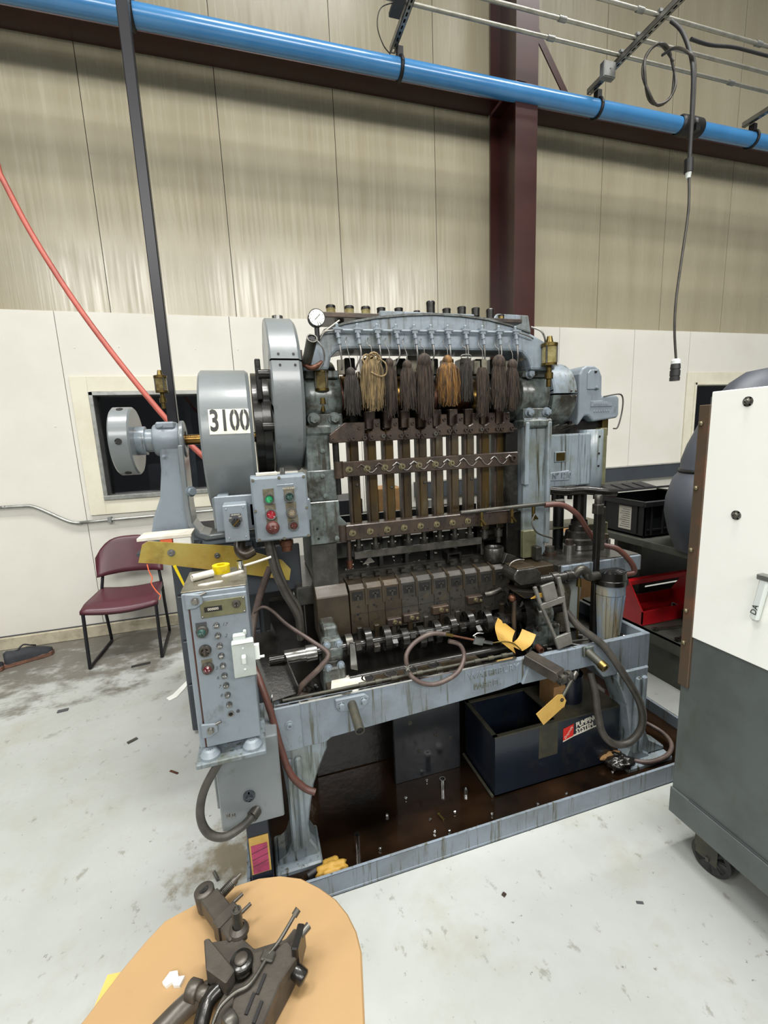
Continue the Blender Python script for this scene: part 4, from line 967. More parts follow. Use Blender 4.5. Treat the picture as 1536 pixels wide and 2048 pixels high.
# ---- yellowed guard panel bolted beside the control cabinet
yp = part(MB().prism([(-.425, 1.130), (-.405, 1.195), (-.385, 1.205), (-.10, 1.155), (.085, 1.075), (.115, 1.035), (.105, .990), (-.12, 1.055), (-.36, 1.118)], 'y', 1.745, 1.755), 'side_guard_panel', 'yellow_panel', label='yellowed translucent plastic side guard panel')
bolt(yp, (-.312, 1.745, 1.155), (0, -1, 0), .010, 'steel', 'washer'); bolt(yp, (-.155, 1.745, 1.125), (0, -1, 0), .008, 'steel', 'washer')
part(MB().box(-.26, .16, 1.80, 1.815, .93, 1.125), 'lower_guard', 'paint_dark', .004)
for x, z in ((-.10, 1.06), (-.16, 1.075), (.06, 1.08)): bolt(PR, (x, 1.80, z), (0, -1, 0), .006, 'hole', 'cap', h=.001)
part(MB().box(-.43, -.22, 1.756, 1.90, 1.15, 1.162), 'guard_support', 'paint_dark')
# ---- right-hand end: split disc guard, gear housing, ram slide
sd = part(arc_drum(1.330, 1.462, 1.875, 1.700, .150, 0.03, PI - .03), 'disc_guard', 'paint_oily')
sd2 = part(arc_drum(1.330, 1.462, 1.875, 1.700, .150, -PI + .02, -.02), 'disc_guard_cap', 'paint')
for x in (1.42, 1.445):
    for z in (.012, -.012): bolt(sd2, (x, 1.875 - .1505, 1.70 + z), (0, -1, 0), .005, 'rust', 'dome')
part(MB().cyl((1.30, KY, KZ), (1.50, KY, KZ), .06, n=20), 'stub_shaft', 'black_steel')
hs = [(1.462, 1.555), (1.462, 1.79), (1.475, 1.815), (1.50, 1.828), (1.545, 1.828), (1.575, 1.812), (1.592, 1.78), (1.595, 1.69), (1.68, 1.692), (1.698, 1.68), (1.700, 1.60), (1.69, 1.585), (1.55, 1.572), (1.52, 1.60), (1.50, 1.60)]
hs = [(p[0] + .03, p[1]) for p in hs]
gh = part(MB().prism(hs, 'y', 1.76, 1.98), 'gear_housing', 'paint_clean', .014, seg=3)
MB().prism([(1.535, 1.72), (1.535, 1.795), (1.55, 1.81), (1.59, 1.81), (1.605, 1.79), (1.605, 1.72)], 'y', 1.754, 1.762).build('inspection_cover', 'paint_clean', gh, .003)
bolt(gh, (1.585, 1.754, 1.728), (0, -1, 0), .007, 'paint', 'hex'); bolt(gh, (1.575, 1.752, 1.80), (0, -1, 0), .007, 'black_steel', 'dome')
MB().box(1.56, 1.685, 1.756, 1.762, 1.640, 1.668).build('cast_panel', 'paint_clean', gh, .002)
for k in range(6): MB().box(1.575 + .014 * k, 1.585 + .014 * k, 1.754, 1.757, 1.648, 1.661).build('cast_mark', 'paint_clean', gh, .001)
for k in range(7): MB().box(1.578 + .014 * k, 1.587 + .014 * k, 1.757, 1.762, 1.615, 1.626).build('cast_mark', 'paint_clean', gh, .001)
part(MB().tube([(1.63, 1.755, 1.686), (1.69, 1.752, 1.695), (1.728, 1.75, 1.692), (1.740, 1.75, 1.66), (1.734, 1.75, 1.60), (1.715, 1.75, 1.54), (1.69, 1.75, 1.535)], .0035, 6), 'switch_lead', 'hose_gray')
part(MB().box(1.48, 1.66, 1.80, 1.95, 1.50, 1.58), 'slide_neck', 'oily_dark', .004)
for i in range(7): part(MB().bar((1.34 + .016 * i, 1.80, 1.535 + .012 * (i % 2)), (1.38 + .022 * i, 1.78, 1.565), .006, .006), 'swarf_brush', 'steel_dull' if i % 2 else 'black_steel')
bc = part(MB().box(1.312, 1.56, 1.745, 2.05, 1.272, 1.520), 'slide_casting', 'paint_drip', .008, seg=2)
MB().box(1.485, 1.49, 1.742, 1.746, 1.275, 1.518).build('casting_rib', 'paint_clean', bc)
MB().box(1.352, 1.41, 1.738, 1.745, 1.392, 1.440).build('plate_pad', 'paint_clean', bc, .002)
MB().box(1.358, 1.404, 1.735, 1.738, 1.398, 1.435).build('brass_nameplate', 'brass', bc)
MB().prism([(1.318, 1.305), (1.318, 1.345), (1.435, 1.35), (1.445, 1.34), (1.445, 1.31), (1.435, 1.302)], 'y', 1.740, 1.746).build('cast_panel', 'paint_clean', bc, .003)
MB().text('N\u00b0 1210', .036, .006, face_y(1.392, 1.739, 1.327), sx=.85).build('raised_number', 'paint', bc)
MB().box(1.305, 1.318, 1.735, 1.75, 1.26, 1.53).build('casting_edge', 'paint_oily', bc, .004)
vs2 = part(MB().cyl((1.597, 1.80, 1.255), (1.597, 1.80, 1.535), .062, n=26), 'ram_slide', 'paint_drip', .004)
MB().box(1.628, 1.668, 1.76, 1.86, 1.26, 1.54).build('gib', 'olive_plate', vs2, .004)
for z in (1.50, 1.42, 1.36): MB().cyl((1.60, 1.7385, z), (1.60, 1.7375, z), .006, n=10).build('oil_hole', 'hole', vs2)
bolt(vs2, (1.668, 1.80, 1.40), (1, -.3, 0), .012, 'steel_dull', 'dome'); bolt(vs2, (1.655, 1.78, 1.275), (1, -.3, 0), .012, 'steel_dull', 'dome')
part(MB().box(1.655, 1.69, 1.78, 1.83, 1.50, 1.62), 'limit_switch', 'brass', .004)
part(MB().tube([(1.33, 1.76, 1.262), (1.42, 1.74, 1.25), (1.52, 1.73, 1.25), (1.60, 1.70, 1.238), (1.66, 1.69, 1.23)], .022, 10), 'link_arm', 'oily_dark')
for x in (1.36, 1.45): part(MB().cyl((x, 1.75, 1.21), (x, 1.75, 1.25), .012, n=10), 'link_pin', 'black_steel')
part(MB().cyl((1.535, 1.78, .955), (1.535, 1.78, 1.25), .031, n=20), 'ram_rod', 'oily_dark')
part(MB().cyl((1.475, 1.86, .955), (1.475, 1.86, 1.26), .026, n=20), 'ram_rod', 'black')
part(MB().lathe([(0, .075), (.02, .077), (.05, .077), (.055, .065), (.085, .062), (.09, .048), (.115, .046), (.12, .04), (.14, .038)], (1.535, 1.78, .955), (0, 0, 1), 28), 'rod_collar', 'grease')
part(MB().ring((1.535, 1.78, .958), (1.535, 1.78, .98), .07, .0785, 28), 'collar_band', 'chrome')
for x, y, r in ((1.415, 1.70, .028), (1.64, 1.72, .026), (1.69, 1.80, .022)):
    n1 = part(MB().cyl((x, y, .955), (x, y, 1.0), r, n=18), 'bed_nut', 'steel'); MB().cyl((x, y, 1.0), (x, y, 1.025), r * .7, n=6).build('nut_cap', 'rust', n1)
n1 = part(MB().cyl((1.32, 1.72, .955), (1.32, 1.72, .97), .034, n=20), 'bed_bolt', 'rust'); MB().cyl((1.32, 1.72, .97), (1.32, 1.72, .998), .021, n=6).build('bolt_head', 'steel_dull', n1)
part(MB().box(1.205, 1.235, 1.66, 1.70, .955, 1.02), 'bed_stud', 'grease', .004)
# bent sheet cover over the bed
part(MB().prism([(1.262, 1.052), (1.33, 1.055), (1.75, 1.055), (1.75, .955), (1.746, .955), (1.746, 1.050), (1.33, 1.050), (1.262, 1.046)], 'y', 1.82, 1.98), 'sheet_cover', 'olive_plate')
part(MB().box(1.28, 1.292, 1.90, 1.912, .955, 1.05), 'cover_post', 'steel_dull')
# slim upright bar
part(MB().box(1.424, 1.448, 1.54, 1.564, .59, 1.19), 'upright_bar', 'black_steel', .002)
part(MB().box(1.418, 1.454, 1.535, 1.57, 1.17, 1.215).cyl((1.436, 1.552, 1.21), (1.436, 1.552, 1.255), .016, n=12).box(1.45, 1.48, 1.55, 1.56, 1.0, 1.2), 'bar_head', 'steel_dull', .003)
# filter canisters with fluted bowls
def canister(x, y, z0, z1, r0, r1, m_):
    bowl = MB().lathe([(0, 0), (0, r0), (z1 - z0 - .05, r1), (z1 - z0 - .045, r1 * 1.06), (z1 - z0, r1 * 1.06)], (x, y, z0), (0, 0, 1), 24)
    for k in range(12):
        a = k * PI / 6
        bowl.bar((x + r0 * math.cos(a), y + r0 * math.sin(a), z0), (x + r1 * math.cos(a), y + r1 * math.sin(a), z1 - .05), .013, .010, (math.cos(a), math.sin(a), 0))
    c = part(bowl, 'filter_bowl', m_)
    MB().lathe([(z1 - z0, r1 * 1.06), (z1 - z0, r1 * 1.2), (z1 - z0 + .02, r1 * 1.2), (z1 - z0 + .022, r1 * 1.12), (z1 - z0 + .055, r1 * 1.05), (z1 - z0 + .06, 0)], (x, y, z0), (0, 0, 1), 24).build('filter_head', 'oily_dark', c)
    return c
mat('bowl_blue', '#7d8ea0', '#8a8776', .4, 0, 14, .45, .6, stretch=(1, 1, .2), c3='#6a5636', s3=(60, 60, 4), lo3=.56, hi3=.68)
canister(1.497, 1.53, .592, .855, .045, .062, 'bowl_blue')
part(MB().lathe([(0, .028), (.2, .042), (.25, .02)], (1.345, 1.66, .60), (0, 0, 1), 16), 'pale_bottle', 'plate_gray')
part(MB().lathe([(0, .03), (.22, .042), (.26, .02)], (1.42, 1.68, .60), (0, 0, 1), 16), 'pale_bottle', 'gray_plastic')
# filter pipework
part(MB().tube([(1.03, 1.55, .905), (1.15, 1.55, .905), (1.30, 1.545, .91), (1.33, 1.535, .912)], .021, 10, 3), 'suction_pipe', 'grease')
for x in (1.10, 1.20, 1.27): part(MB().cyl((x, 1.55, .906), (x + .03, 1.55, .907), .027, n=12), 'pipe_union', 'grease')
part(MB().tube([(1.315, 1.54, .91), (1.335, 1.53, .935), (1.36, 1.525, .925), (1.375, 1.525, .90), (1.43, 1.53, .895)], .020, 12), 'pipe_elbow', 'steel_dull')
part(MB().cyl((1.195, 1.545, .84), (1.195, 1.545, .90), .014, n=10).cyl((1.195, 1.545, .86), (1.195, 1.545, .875), .022, n=8), 'drain_cock', 'brass')
part(MB().cyl((1.33, 1.53, .86), (1.33, 1.53, .90), .012, .008, n=10).cyl((1.33, 1.53, .60), (1.33, 1.53, .86), .004, n=6), 'drain_cock', 'brass')
# boxed motor block and handle by the pipe
mbk = part(MB().prism([(.985, .945), (.985, .965), (1.0, .985), (1.085, .985), (1.115, .955), (1.115, .915), (1.02, .915)], 'y', 1.50, 1.60), 'feed_box', 'grease', .004)
part(MB().box(1.0, 1.085, 1.505, 1.595, .983, .990), 'feed_box_lid', 'die_rusty', .002)
MB().tube([(1.0, 1.56, .985), (1.01, 1.56, 1.0), (1.04, 1.56, 1.008), (1.07, 1.56, 1.005)], .003, 6).build('wire_handle', 'wire', mbk)
part(MB().prism([(.955, .915), (1.02, .90), (1.09, .885), (1.16, .885), (1.15, .865), (1.06, .862), (1.02, .868)], 'y', 1.475, 1.56), 'splash_shoe', 'oily_dark', .003)
part(MB().prism([(1.045, .866), (1.085, .883), (1.15, .883), (1.158, .872), (1.14, .864)], 'y', 1.47, 1.475), 'yellow_facing', 'yellow_card')
part(MB().cyl((.985, 1.50, .62), (.985, 1.50, .86), .010, n=10), 'shoe_post', 'rust')
part(MB().ball((.975, 1.50, .87), .016, n=10, h=6), 'post_head', 'copper')
# ------------------------------------------------------------------ yarn mop tassels hanging from the crown
def mop(x, z_top, z_ball, z_bot, w, m_, label, seed, head=.018, style='ball', tip=.6, y=1.672):
    rnd = random.Random(seed)
    t = T('mop_tassel', label, 'mop', (x, y, z_bot), 'mop tassels hanging in the press')
    hk = MB().tube([(x - .004, 1.690, 1.915), (x - .012, 1.682, 1.90), (x - .010, 1.676, 1.885), (x, y, z_top + .03), (x + .002, y, z_top - .004)], .0017, 5)
    hk.build('hook_wire', 'wire', t)
    if style == 'ball': MB().ball((x, y, z_ball), head, (1, 1, 1.15), 14, 9).build('knot', m_, t)
    elif style == 'bunch':
        b = MB()
        for k in range(9):
            a = k * .7; b.torus((x + .012 * math.cos(a), y - .004, z_ball + .008 * math.sin(a * 1.7)), (math.cos(a * 1.3), .8, math.sin(a)), .017 + .004 * (k % 3), .0032, 14, 5)
        b.build('knot', m_, t)
        MB().tube([(x + .02, y - .03, z_ball), (x + .045, y - .035, z_ball - .02), (x + .045, y - .036, z_ball - .055), (x + .02, y - .038, z_ball - .065), (x - .015, y - .036, z_ball - .05)], .0028, 5).build('loose_cord', m_, t)
    elif style == 'clip':
        MB().box(x - .02, x + .02, y - .008, y + .008, z_ball - .006, z_ball + .012).build('binding', m_, t)
        MB().tube([(x - .018, y, z_ball + .008), (x - .022, y - .004, z_ball + .022), (x, y - .004, z_ball + .027), (x + .022, y - .004, z_ball + .022), (x + .018, y, z_ball + .008)], .0018, 5).build('clip_ring', 'wire', t)
    else: MB().box(x - .008, x + .014, y - .012, y - .006, z_ball - .01, z_ball + .03).build('felt_tab', 'plate_gray', t)
    st = MB(); n = int(150 + w * 1100); L = z_ball - z_bot
    neck = head * .75 if style == 'ball' else (.03 if style == 'bunch' else .017)
    for k in range(n):
        a = rnd.uniform(0, 2 * PI); q = math.sqrt(rnd.random())
        if k < n * .55: a = rnd.uniform(PI * 1.0, PI * 2.0); q = rnd.uniform(.8, 1.0)
        cx, cy = math.cos(a) * q, math.sin(a) * q
        ll = L * rnd.uniform(.86, 1.0) * (1 if abs(cx) < tip else rnd.uniform(.66, .98))
        jx, jy = rnd.uniform(-.008, .008), rnd.uniform(-.005, .005); ws = rnd.uniform(.82, 1.12)
        p = [Vector((x + cx * neck, y + cy * neck * .8, z_ball - .002)), Vector((x + cx * w * .45 * ws, y + cy * w * .34 * ws, z_ball - L * .18)),
             Vector((x + cx * w * .5 * ws + jx * .7, y + cy * w * .38, z_ball - L * .5)), Vector((x + cx * w * .46 + jx, y + cy * w * .36 + jy, z_ball - ll * .8)), Vector((x + cx * w * .42 + jx * 1.6, y + cy * w * .34 + jy, z_ball - ll))]
        st.tube(p, [.0022, .0014], 3, 1)
    st.build('strands', m_, t)
    core = MB().lathe([(.0, neck * .8), (L * .18, w * .40), (L * .5, w * .44), (L * .8, w * .38), (L * .82, 0)], (x, y, z_ball), (0, 0, -1), 14)
    for i, p in enumerate(core.v): core.v[i] = Vector((p.x, y + (p.y - y) * .72, p.z))
    core.build('yarn_core', m_, t)
mop(.387, 1.80, 1.785, 1.625, 0.059, 'mop_gray', 'small dark grey mop tassel hanging leftmost in the press', 1, .018)
mop(.470, 1.85, 1.832, 1.640, 0.093, 'mop_tan', 'wide pale tan mop tassel with a loose cord bow', 2, .02, 'bunch')
mop(.540, 1.835, 1.820, 1.610, 0.052, 'mop_dark', 'thin brown mop tassel hanging just right of the pale tan one', 3, .017, tip=.35)
mop(.612, 1.825, 1.812, 1.640, 0.062, 'mop_dark', 'short brown mop tassel with a round knot, fourth from the left', 4, .0185)
mop(.684, 1.845, 1.828, 1.600, 0.073, 'mop_dark', 'thick dark brown mop tassel with a big knot left of the golden one', 5, .027)
mop(.783, 1.845, 1.830, 1.650, 0.096, 'mop_gold', 'golden brown flared mop tassel in the middle of the row', 6, .020)
mop(.864, 1.85, 1.828, 1.668, 0.052, 'mop_gray', 'narrow grey mop tassel held by a wire ring right of the golden one', 7, .018, 'clip')
mop(.938, 1.84, 1.805, 1.605, 0.059, 'mop_dark', 'long brown mop tassel under a small grey felt tab', 8, .018, 'tab')
mop(1.014, 1.845, 1.826, 1.625, 0.064, 'mop_dark', 'brown mop tassel with the roundest ball knot, second from the right', 9, .027)
mop(1.078, 1.83, 1.816, 1.625, 0.057, 'mop_dark', 'narrow reddish brown mop tassel hanging rightmost beside the right bearing', 10, .021, tip=.5)
# ------------------------------------------------------------------ control cabinet on its mount
CC = T('control_cabinet', 'tall narrow grey-blue control cabinet with a column of push buttons left of the press', 'control cabinet', (-.13, 1.4, .34))
x0, x1, y0, y1, z0, z1 = -.215, -.045, 1.252, 1.455, .675, 1.148
MB().box(x0, x1, y0 + .004, y1, z0, z1).build('case', 'paint_clean', CC, .004)
MB().box(x0 - .001, x1 + .001, y0 + .006, y1, z1, z1 + .004).build('top_plate', 'plate_gray', CC, .002)
door = MB().box(x0 + .020, x1, y0 - .004, y0 + .004, z0 + .006, z1 - .014).build('door', 'paint_clean', CC, .002)
MB().box(x0 + .015, x0 + .0195, y0 + .0005, y0 + .004, z0 + .004, z1 - .016).build('door_gap', 'red_oxide', CC)
for z in (z1 - .020, z0 + .063):
    h = MB().prism([(x0 + .012, z - .022), (x0 + .012, z + .022), (x0 + .055, z + .016), (x0 + .055, z - .010), (x0 + .035, z - .022)], 'y', y0 - .012, y0 - .004).build('hinge_clamp', 'paint_clean', CC, .002)
    bolt(h, (x0 + .036, y0 - .012, z), (0, -1, 0), .008, 'steel', 'hex')
    MB().cyl((x0 + .05, y0 - .010, z + .014), (x0 + .066, y0 - .010, z + .02), .004, n=8).build('clamp_pin', 'steel', h)
pl = MB().box(x0 + .046, x1 - .006, y0 - .008, y0 - .004, 1.074, 1.122).build('counter_plate', 'olive_plate', door, .001)
MB().box(x0 + .056, x0 + .102, y0 - .010, y0 - .008, 1.091, 1.105).build('counter_window', 'black', door)
MB().text('000000', .010, .0003, face_y(x0 + .079, y0 - .0103, 1.098), sx=.95).build('counter_digits', 'print_white', door)
MB().lathe([(0, .012), (.004, .011), (.005, .006), (.003, 0)], (x1 - .03, y0 - .008, 1.103), (0, -1, 0), 18).build('key_lock', 'steel_dull', door)
MB().box(x1 - .0315, x1 - .0285, y0 - .0135, y0 - .012, 1.096, 1.108).build('key_slot', 'hole', door)
for x, z in ((x0 + .05, 1.078), (x1 - .01, 1.078), (x1 - .01, 1.118)): bolt(door, (x, y0 - .008, z), (0, -1, 0), .003, 'steel', 'dome', 'screw')
for i in range(10):
    z = 1.048 - .0306 * i; x = x0 + .082 + .0013 * i
    if i < 9: MB().lathe([(0, .0085), (.004, .0085), (.006, .0075), (.012, .006), (.014, 0)], (x, y0 - .004, z), (0, -1, 0), 16).build('push_button', 'steel', door)
    else:
        MB().ring((x, y0 - .004, z), (x, y0 - .008, z), .006, .009, 16).build('empty_socket', 'steel', door)
        MB().cyl((x, y0 - .004, z), (x, y0 - .005, z), .006, n=12).build('socket_hole', 'hole', door)
bolt(door, (x0 + .114, y0 - .004, .776), (0, -1, 0), .005, 'ink_gray', 'cap', 'plug', .002)
for t, x, z in (('17', x0 + .104, 1.046), ('2', x0 + .104, 1.012), ('5', x0 + .070, .92), ('6', x0 + .070, .89), ('7', x0 + .072, .862), ('8', x0 + .074, .834)):
    MB().text(t, .014, .0003, face_y(x, y0 - .0042, z, .1), shear=.2).build('pen_mark', 'ink_gray', door)
for z, m_, k in ((1.037, 'dark_lens', 0), (.980, 'black', 1), (.927, 'deep_red', 2)):
    x = x0 + .044 + (1.037 - z) * .03
    if k != 1: MB().box(x - .015, x + .013, y0 - .006, y0 - .004, z - .012, z + .025).build('legend_plate', 'plate_gray' if k else 'ink_gray', door)
    MB().lathe([(0, .0165), (.006, .0165), (.012, .014), (.016, .014), (.016, .011), (.010, .011)], (x, y0 - .004, z), (0, -1, 0), 20).build('lamp_ring', 'steel_dull', door)
    if k == 1: MB().cyl((x, y0 - .004, z), (x, y0 - .016, z), .011, n=16).box(x - .0022, x + .0022, y0 - .021, y0 - .016, z - .010, z + .010).build('selector', 'steel_dull', door)
    else: MB().lathe([(.008, .012), (.018, .0115), (.024, .008), (.026, 0)], (x, y0 - .004, z), (0, -1, 0), 18).build('indicator_lamp', m_, door)
# grey switch box on the door's right side
sx0, sx1 = x1 - .052, x1 + .006
MB().box(sx0, sx1, y0 - .026, y0 - .004, .893, .998).build('switch_box', 'gray_plastic', CC, .003)
MB().box(sx0 - .001, sx1 + .001, y0 - .031, y0 - .026, .892, .999).build('switch_cover', 'gray_plastic', CC, .002)
MB().box(sx0, sx1, y0 - .04, y0 - .02, .996, 1.001).build('switch_hood', 'white_plastic', CC, .001)
MB().cbox(((sx0 + sx1) / 2, y0 - .036, .948), (.011, .014, .027), (.35, 0, 0)).build('toggle', 'white_plastic', CC, .002)
for z in (.979, .915): bolt(CC, ((sx0 + sx1) / 2, y0 - .031, z), (0, -1, 0), .003, 'white_plastic', 'dome', 'screw')
MB().cbox(((sx0 + sx1) / 2 - .008, y0 - .014, 1.007), (.034, .02, .018)).cyl(((sx0 + sx1) / 2 + .008, y0 - .014, 1.011), ((sx0 + sx1) / 2 + .008, y0 - .014, 1.026), .005, n=8).build('switch_bracket', 'gray_plastic', CC, .002)
MB().box(sx1, sx1 + .014, y0 - .02, y0 - .004, .933, .976).cyl((sx1 + .014, y0 - .012, .936), (sx1 + .026, y0 - .012, .936), .004, n=8).build('cable_gland', 'white_plastic', CC)
# mount plate with rubber cones, box below
MB().box(x0 - .012, x1 + .012, y0 - .03, y1 + .01, .634, .650).build('mount_plate', 'paint', CC, .003)
for x in (x0 + .026, x1 - .026):
    for y in (y0 + .0, y1 - .03): MB().lathe([(0, .028), (.008, .028), (.022, .019), (.026, .012), (.026, 0)], (x, y, .650), (0, 0, 1), 16).build('vibration_mount', 'paint_clean', CC)
MB().box(-.19, .002, 1.305, 1.50, .335, .634).build('lower_box', 'paint_guard', CC, .004)
MB().cyl((-.10, 1.305, .445), (-.10, 1.296, .445), .018, n=18).cyl((-.10, 1.296, .445), (-.10, 1.290, .445), .010, n=14).build('knockout', 'paint_dark', CC)
for x, z in ((-.168, .392), (-.152, .388)): bolt(CC, (x, 1.305, z), (0, -1, 0), .005, 'steel', 'hex')
MB().box(-.205, -.185, 1.36, 1.44, .45, .60).box(-.20, -.17, 1.33, 1.36, .40, .55).build('side_flange', 'paint_guard', CC, .003)
MB().tube([(-.135, 1.30, .645), (-.175, 1.28, .60), (-.222, 1.265, .53), (-.238, 1.255, .46), (-.222, 1.25, .40), (-.18, 1.25, .372), (-.13, 1.265, .375), (-.095, 1.29, .382), (-.085, 1.31, .385)], .0125, 12, 6).build('conduit_loop', 'hose_gray', CC)
MB().cyl((-.098, 1.285, .382), (-.082, 1.306, .384), .018, n=12).build('conduit_fitting', 'steel_dull', CC)
MB().box(-.10, .0, 1.42, 1.50, .49, .55).build('mount_arm', 'paint_dark', CC)
# small things lying on the cabinet top
tz = z1 + .004
r = MB().lathe([(0, .012), (0, .026), (.024, .026), (.024, .012), (0, .012)], (-.118, 1.41, tz), (0, 0, 1), 24)
solo(r, 'tape_roll', 'yellow_tape', 'small yellow tape roll standing on the control cabinet', 'tape roll')
solo(MB().cyl((-.195, 1.345, tz + .011), (-.140, 1.375, tz + .011), .011, n=12), 'steel_slug', 'white_paper', 'pale fluted cylinder lying on the control cabinet top', 'cylinder')
solo(MB().lathe([(0, 0), (0, .0095), (.03, .0095), (.03, .008), (.004, .008), (.004, 0)], (-.062, 1.41, tz), (0, 0, 1), 16), 'metal_cup', 'chrome', 'small shiny metal cup standing on the back of the control cabinet', 'cup')
solo(MB().prism([(-.175, 1.298), (-.15, 1.288), (-.14, 1.294), (-.115, 1.302), (-.108, 1.312), (-.125, 1.315), (-.145, 1.308), (-.165, 1.306)], 'z', tz, tz + .003), 'paper_scrap', 'white_paper', 'torn white paper scrap at the front of the control cabinet top', 'paper scrap')
solo(MB().prism([(-.115, 1.355), (-.10, 1.350), (-.06, 1.372), (-.052, 1.385), (-.06, 1.395), (-.075, 1.385), (-.105, 1.368)], 'z', tz, tz + .004), 'paper_scrap', 'white_paper', 'bone shaped white scrap beside the small metal cup', 'paper scrap')
solo(MB().tube([(-.05, 1.44, tz + .004), (-.01, 1.44, tz + .012), (.035, 1.45, tz + .02)], .004, 6, 2), 'small_pin', 'white_paper', 'thin pale pin sticking out from the back corner of the control cabinet', 'pin')
# pieces on the operator panel
solo(MB().box(.012, .082, 1.53, 1.575, 1.4325, 1.4415), 'paper_pad', 'white_paper', 'thin white notepad lying on top of the operator panel', 'notepad', bev=.001)
solo(MB().cyl((.100, 1.545, 1.4325), (.100, 1.545, 1.4545), .0085, n=16), 'metal_cup', 'steel', 'small metal slug standing on top of the operator panel', 'slug')
# orange string and yellow strip from the yellow panel
solo(MB().tube([(-.396, 1.74, 1.122), (-.392, 1.737, 1.095), (-.385, 1.737, 1.07), (-.390, 1.736, 1.05), (-.378, 1.736, 1.02), (-.366, 1.736, 1.0), (-.37, 1.735, .985)], .0022, 5), 'string', 'orange', 'thin orange string dangling below the yellow guard panel', 'string')
solo(MB().prism([(-.312, 1.105), (-.302, 1.108), (-.272, 1.005), (-.278, 1.0)], 'y', 1.741, 1.743), 'warning_strip', 'yellow_tape', 'narrow yellow strip hanging below the yellow guard panel', 'tape strip')
# ------------------------------------------------------------------ loose things in the tray and the pan
def shell_mesh(r, h):
    return MB().lathe([(0, 0), (0, r * .9), (.002, r), (h, r), (h, r * .82), (.002, r * .8), (.002, 0)], (0, 0, 0), (0, 0, 1), 14)
def shells(spots, label, group, r=.008, h=.014, m_='aluminium'):
    base = None; rnd = random.Random(len(spots) * 7)
    for (x, y, z) in spots:
        if base is None:
            base = shell_mesh(r, h).build('drawn_shell', m_); base['label'] = label; base['category'] = 'metal shell'; base['group'] = group; o = base
        else: o = base.copy(); COL.objects.link(o)
        lie = rnd.random() < .6
        o.location = (x, y, z + (r if lie else 0)); o.rotation_euler = (PI / 2 if lie else 0, 0, rnd.uniform(0, 6.28))
rnd = random.Random(5)
tray_spots = [(.11, 1.47, .59), (.30, 1.53, .59), (.37, 1.53, .59), (.40, 1.54, .59), (.43, 1.53, .59), (.52, 1.535, .59), (.55, 1.545, .59), (.58, 1.53, .59), (.60, 1.55, .59), (.66, 1.46, .646), (.72, 1.53, .59), (.73, 1.545, .59), (.76, 1.53, .59), (.82, 1.47, .59), (.86, 1.50, .59), (.88, 1.48, .59), (.09, 1.50, .59), (.13, 1.62, .59), (.16, 1.60, .59), (.10, 1.44, .59), (.95, 1.45, .59), (.92, 1.47, .59)]
shells(tray_spots, 'small shiny drawn metal shell lying in the oily tray of the press', 'shells in the tray')
shells([(1.545, 1.425 + .03, .59), (1.545, 1.49, .59), (1.515, 1.47, .59), (1.53, 1.445, .59)], 'shiny metal shell in the right corner of the tray beside the filter', 'shells in the tray corner', .011, .022)
shells([(.56, 1.42, .027), (.60, 1.335, .027), (.61, 1.345, .027), (.50, 1.55, .027), (.66, 1.42, .027), (.40, 1.50, .027), (.62, 1.66 - .05, .027), (.80, 1.36, .027), (.55, 1.36, .027), (.72, 1.33, .027), (1.0, 1.34, .027), (1.15, 1.35, .027), (.33, 1.36, .027), (1.42, 1.38, .027)], 'tiny metal eyelet lying in the oil of the drip pan', 'eyelets in the drip pan', .006, .008)
solo(MB().lathe([(0, 0), (0, .012), (.045, .0125), (.045, .010), (.006, .010), (.006, 0)], (.672, 1.555, .026), (0, 0, 1), 18), 'drawn_shell', 'aluminium', 'bright aluminium shell standing upright in the middle of the oily pan', 'metal shell')
solo(MB().lathe([(0, 0), (0, .010), (.02, .011), (.02, .008), (.003, .008), (.003, 0)], (.753, 1.495, .026), (0, 0, 1), 18), 'drawn_shell', 'aluminium', 'short bright shell standing just left of the blue tank in the oily pan', 'metal shell')
solo(MB().lathe([(0, 0), (0, .010), (.075, .0105), (.075, .0085), (.006, .0085), (.006, 0)], (.252, 1.385, .026), (0, 0, 1), 16), 'drawn_tube', 'aluminium', 'slender grey metal tube standing in the oil at the front of the pan', 'metal tube')
solo(MB().cyl((.60, 1.43, .030), (.608, 1.40, .030), .0055, n=10).cyl((.599, 1.434, .030), (.60, 1.43, .030), .008, n=6), 'fallen_bolt', 'brass', 'small brown bolt lying in the oil near the pan front edge', 'bolt')
# greasy loose hardware strewn over the tray and behind the dies
base = None
rq = random.Random(21)
spots = [(rq.uniform(.03, .17), rq.uniform(1.44, 1.66), .59) for k in range(9)] + [(rq.uniform(.82, 1.55), rq.uniform(1.43, 1.62), .59) for k in range(22)]
for (x, y, z) in spots:
    if base is None:
        base = MB().ring((0, 0, 0), (0, 0, .02), .007, .0135, 10).build('greasy_bushing', 'grease'); o = base
        base['label'] = 'greasy dark steel bushing lying loose in the tray of the press'; base['category'] = 'bushing'; base['group'] = 'greasy bushings in the tray'
    else: o = base.copy(); COL.objects.link(o)
    lie = rq.random() < .5
    o.location = (x, y, z + (.0135 if lie else 0)); o.rotation_euler = (PI / 2 if lie else 0, 0, rq.uniform(0, 6.28)); o.scale = (1, 1, 1)
shells([(rq.uniform(.36, 1.02), rq.uniform(1.81, 1.98), .956) for k in range(26)], 'tiny shiny shell lying on the bed plate behind the die row', 'shells behind the dies', .007, .012)
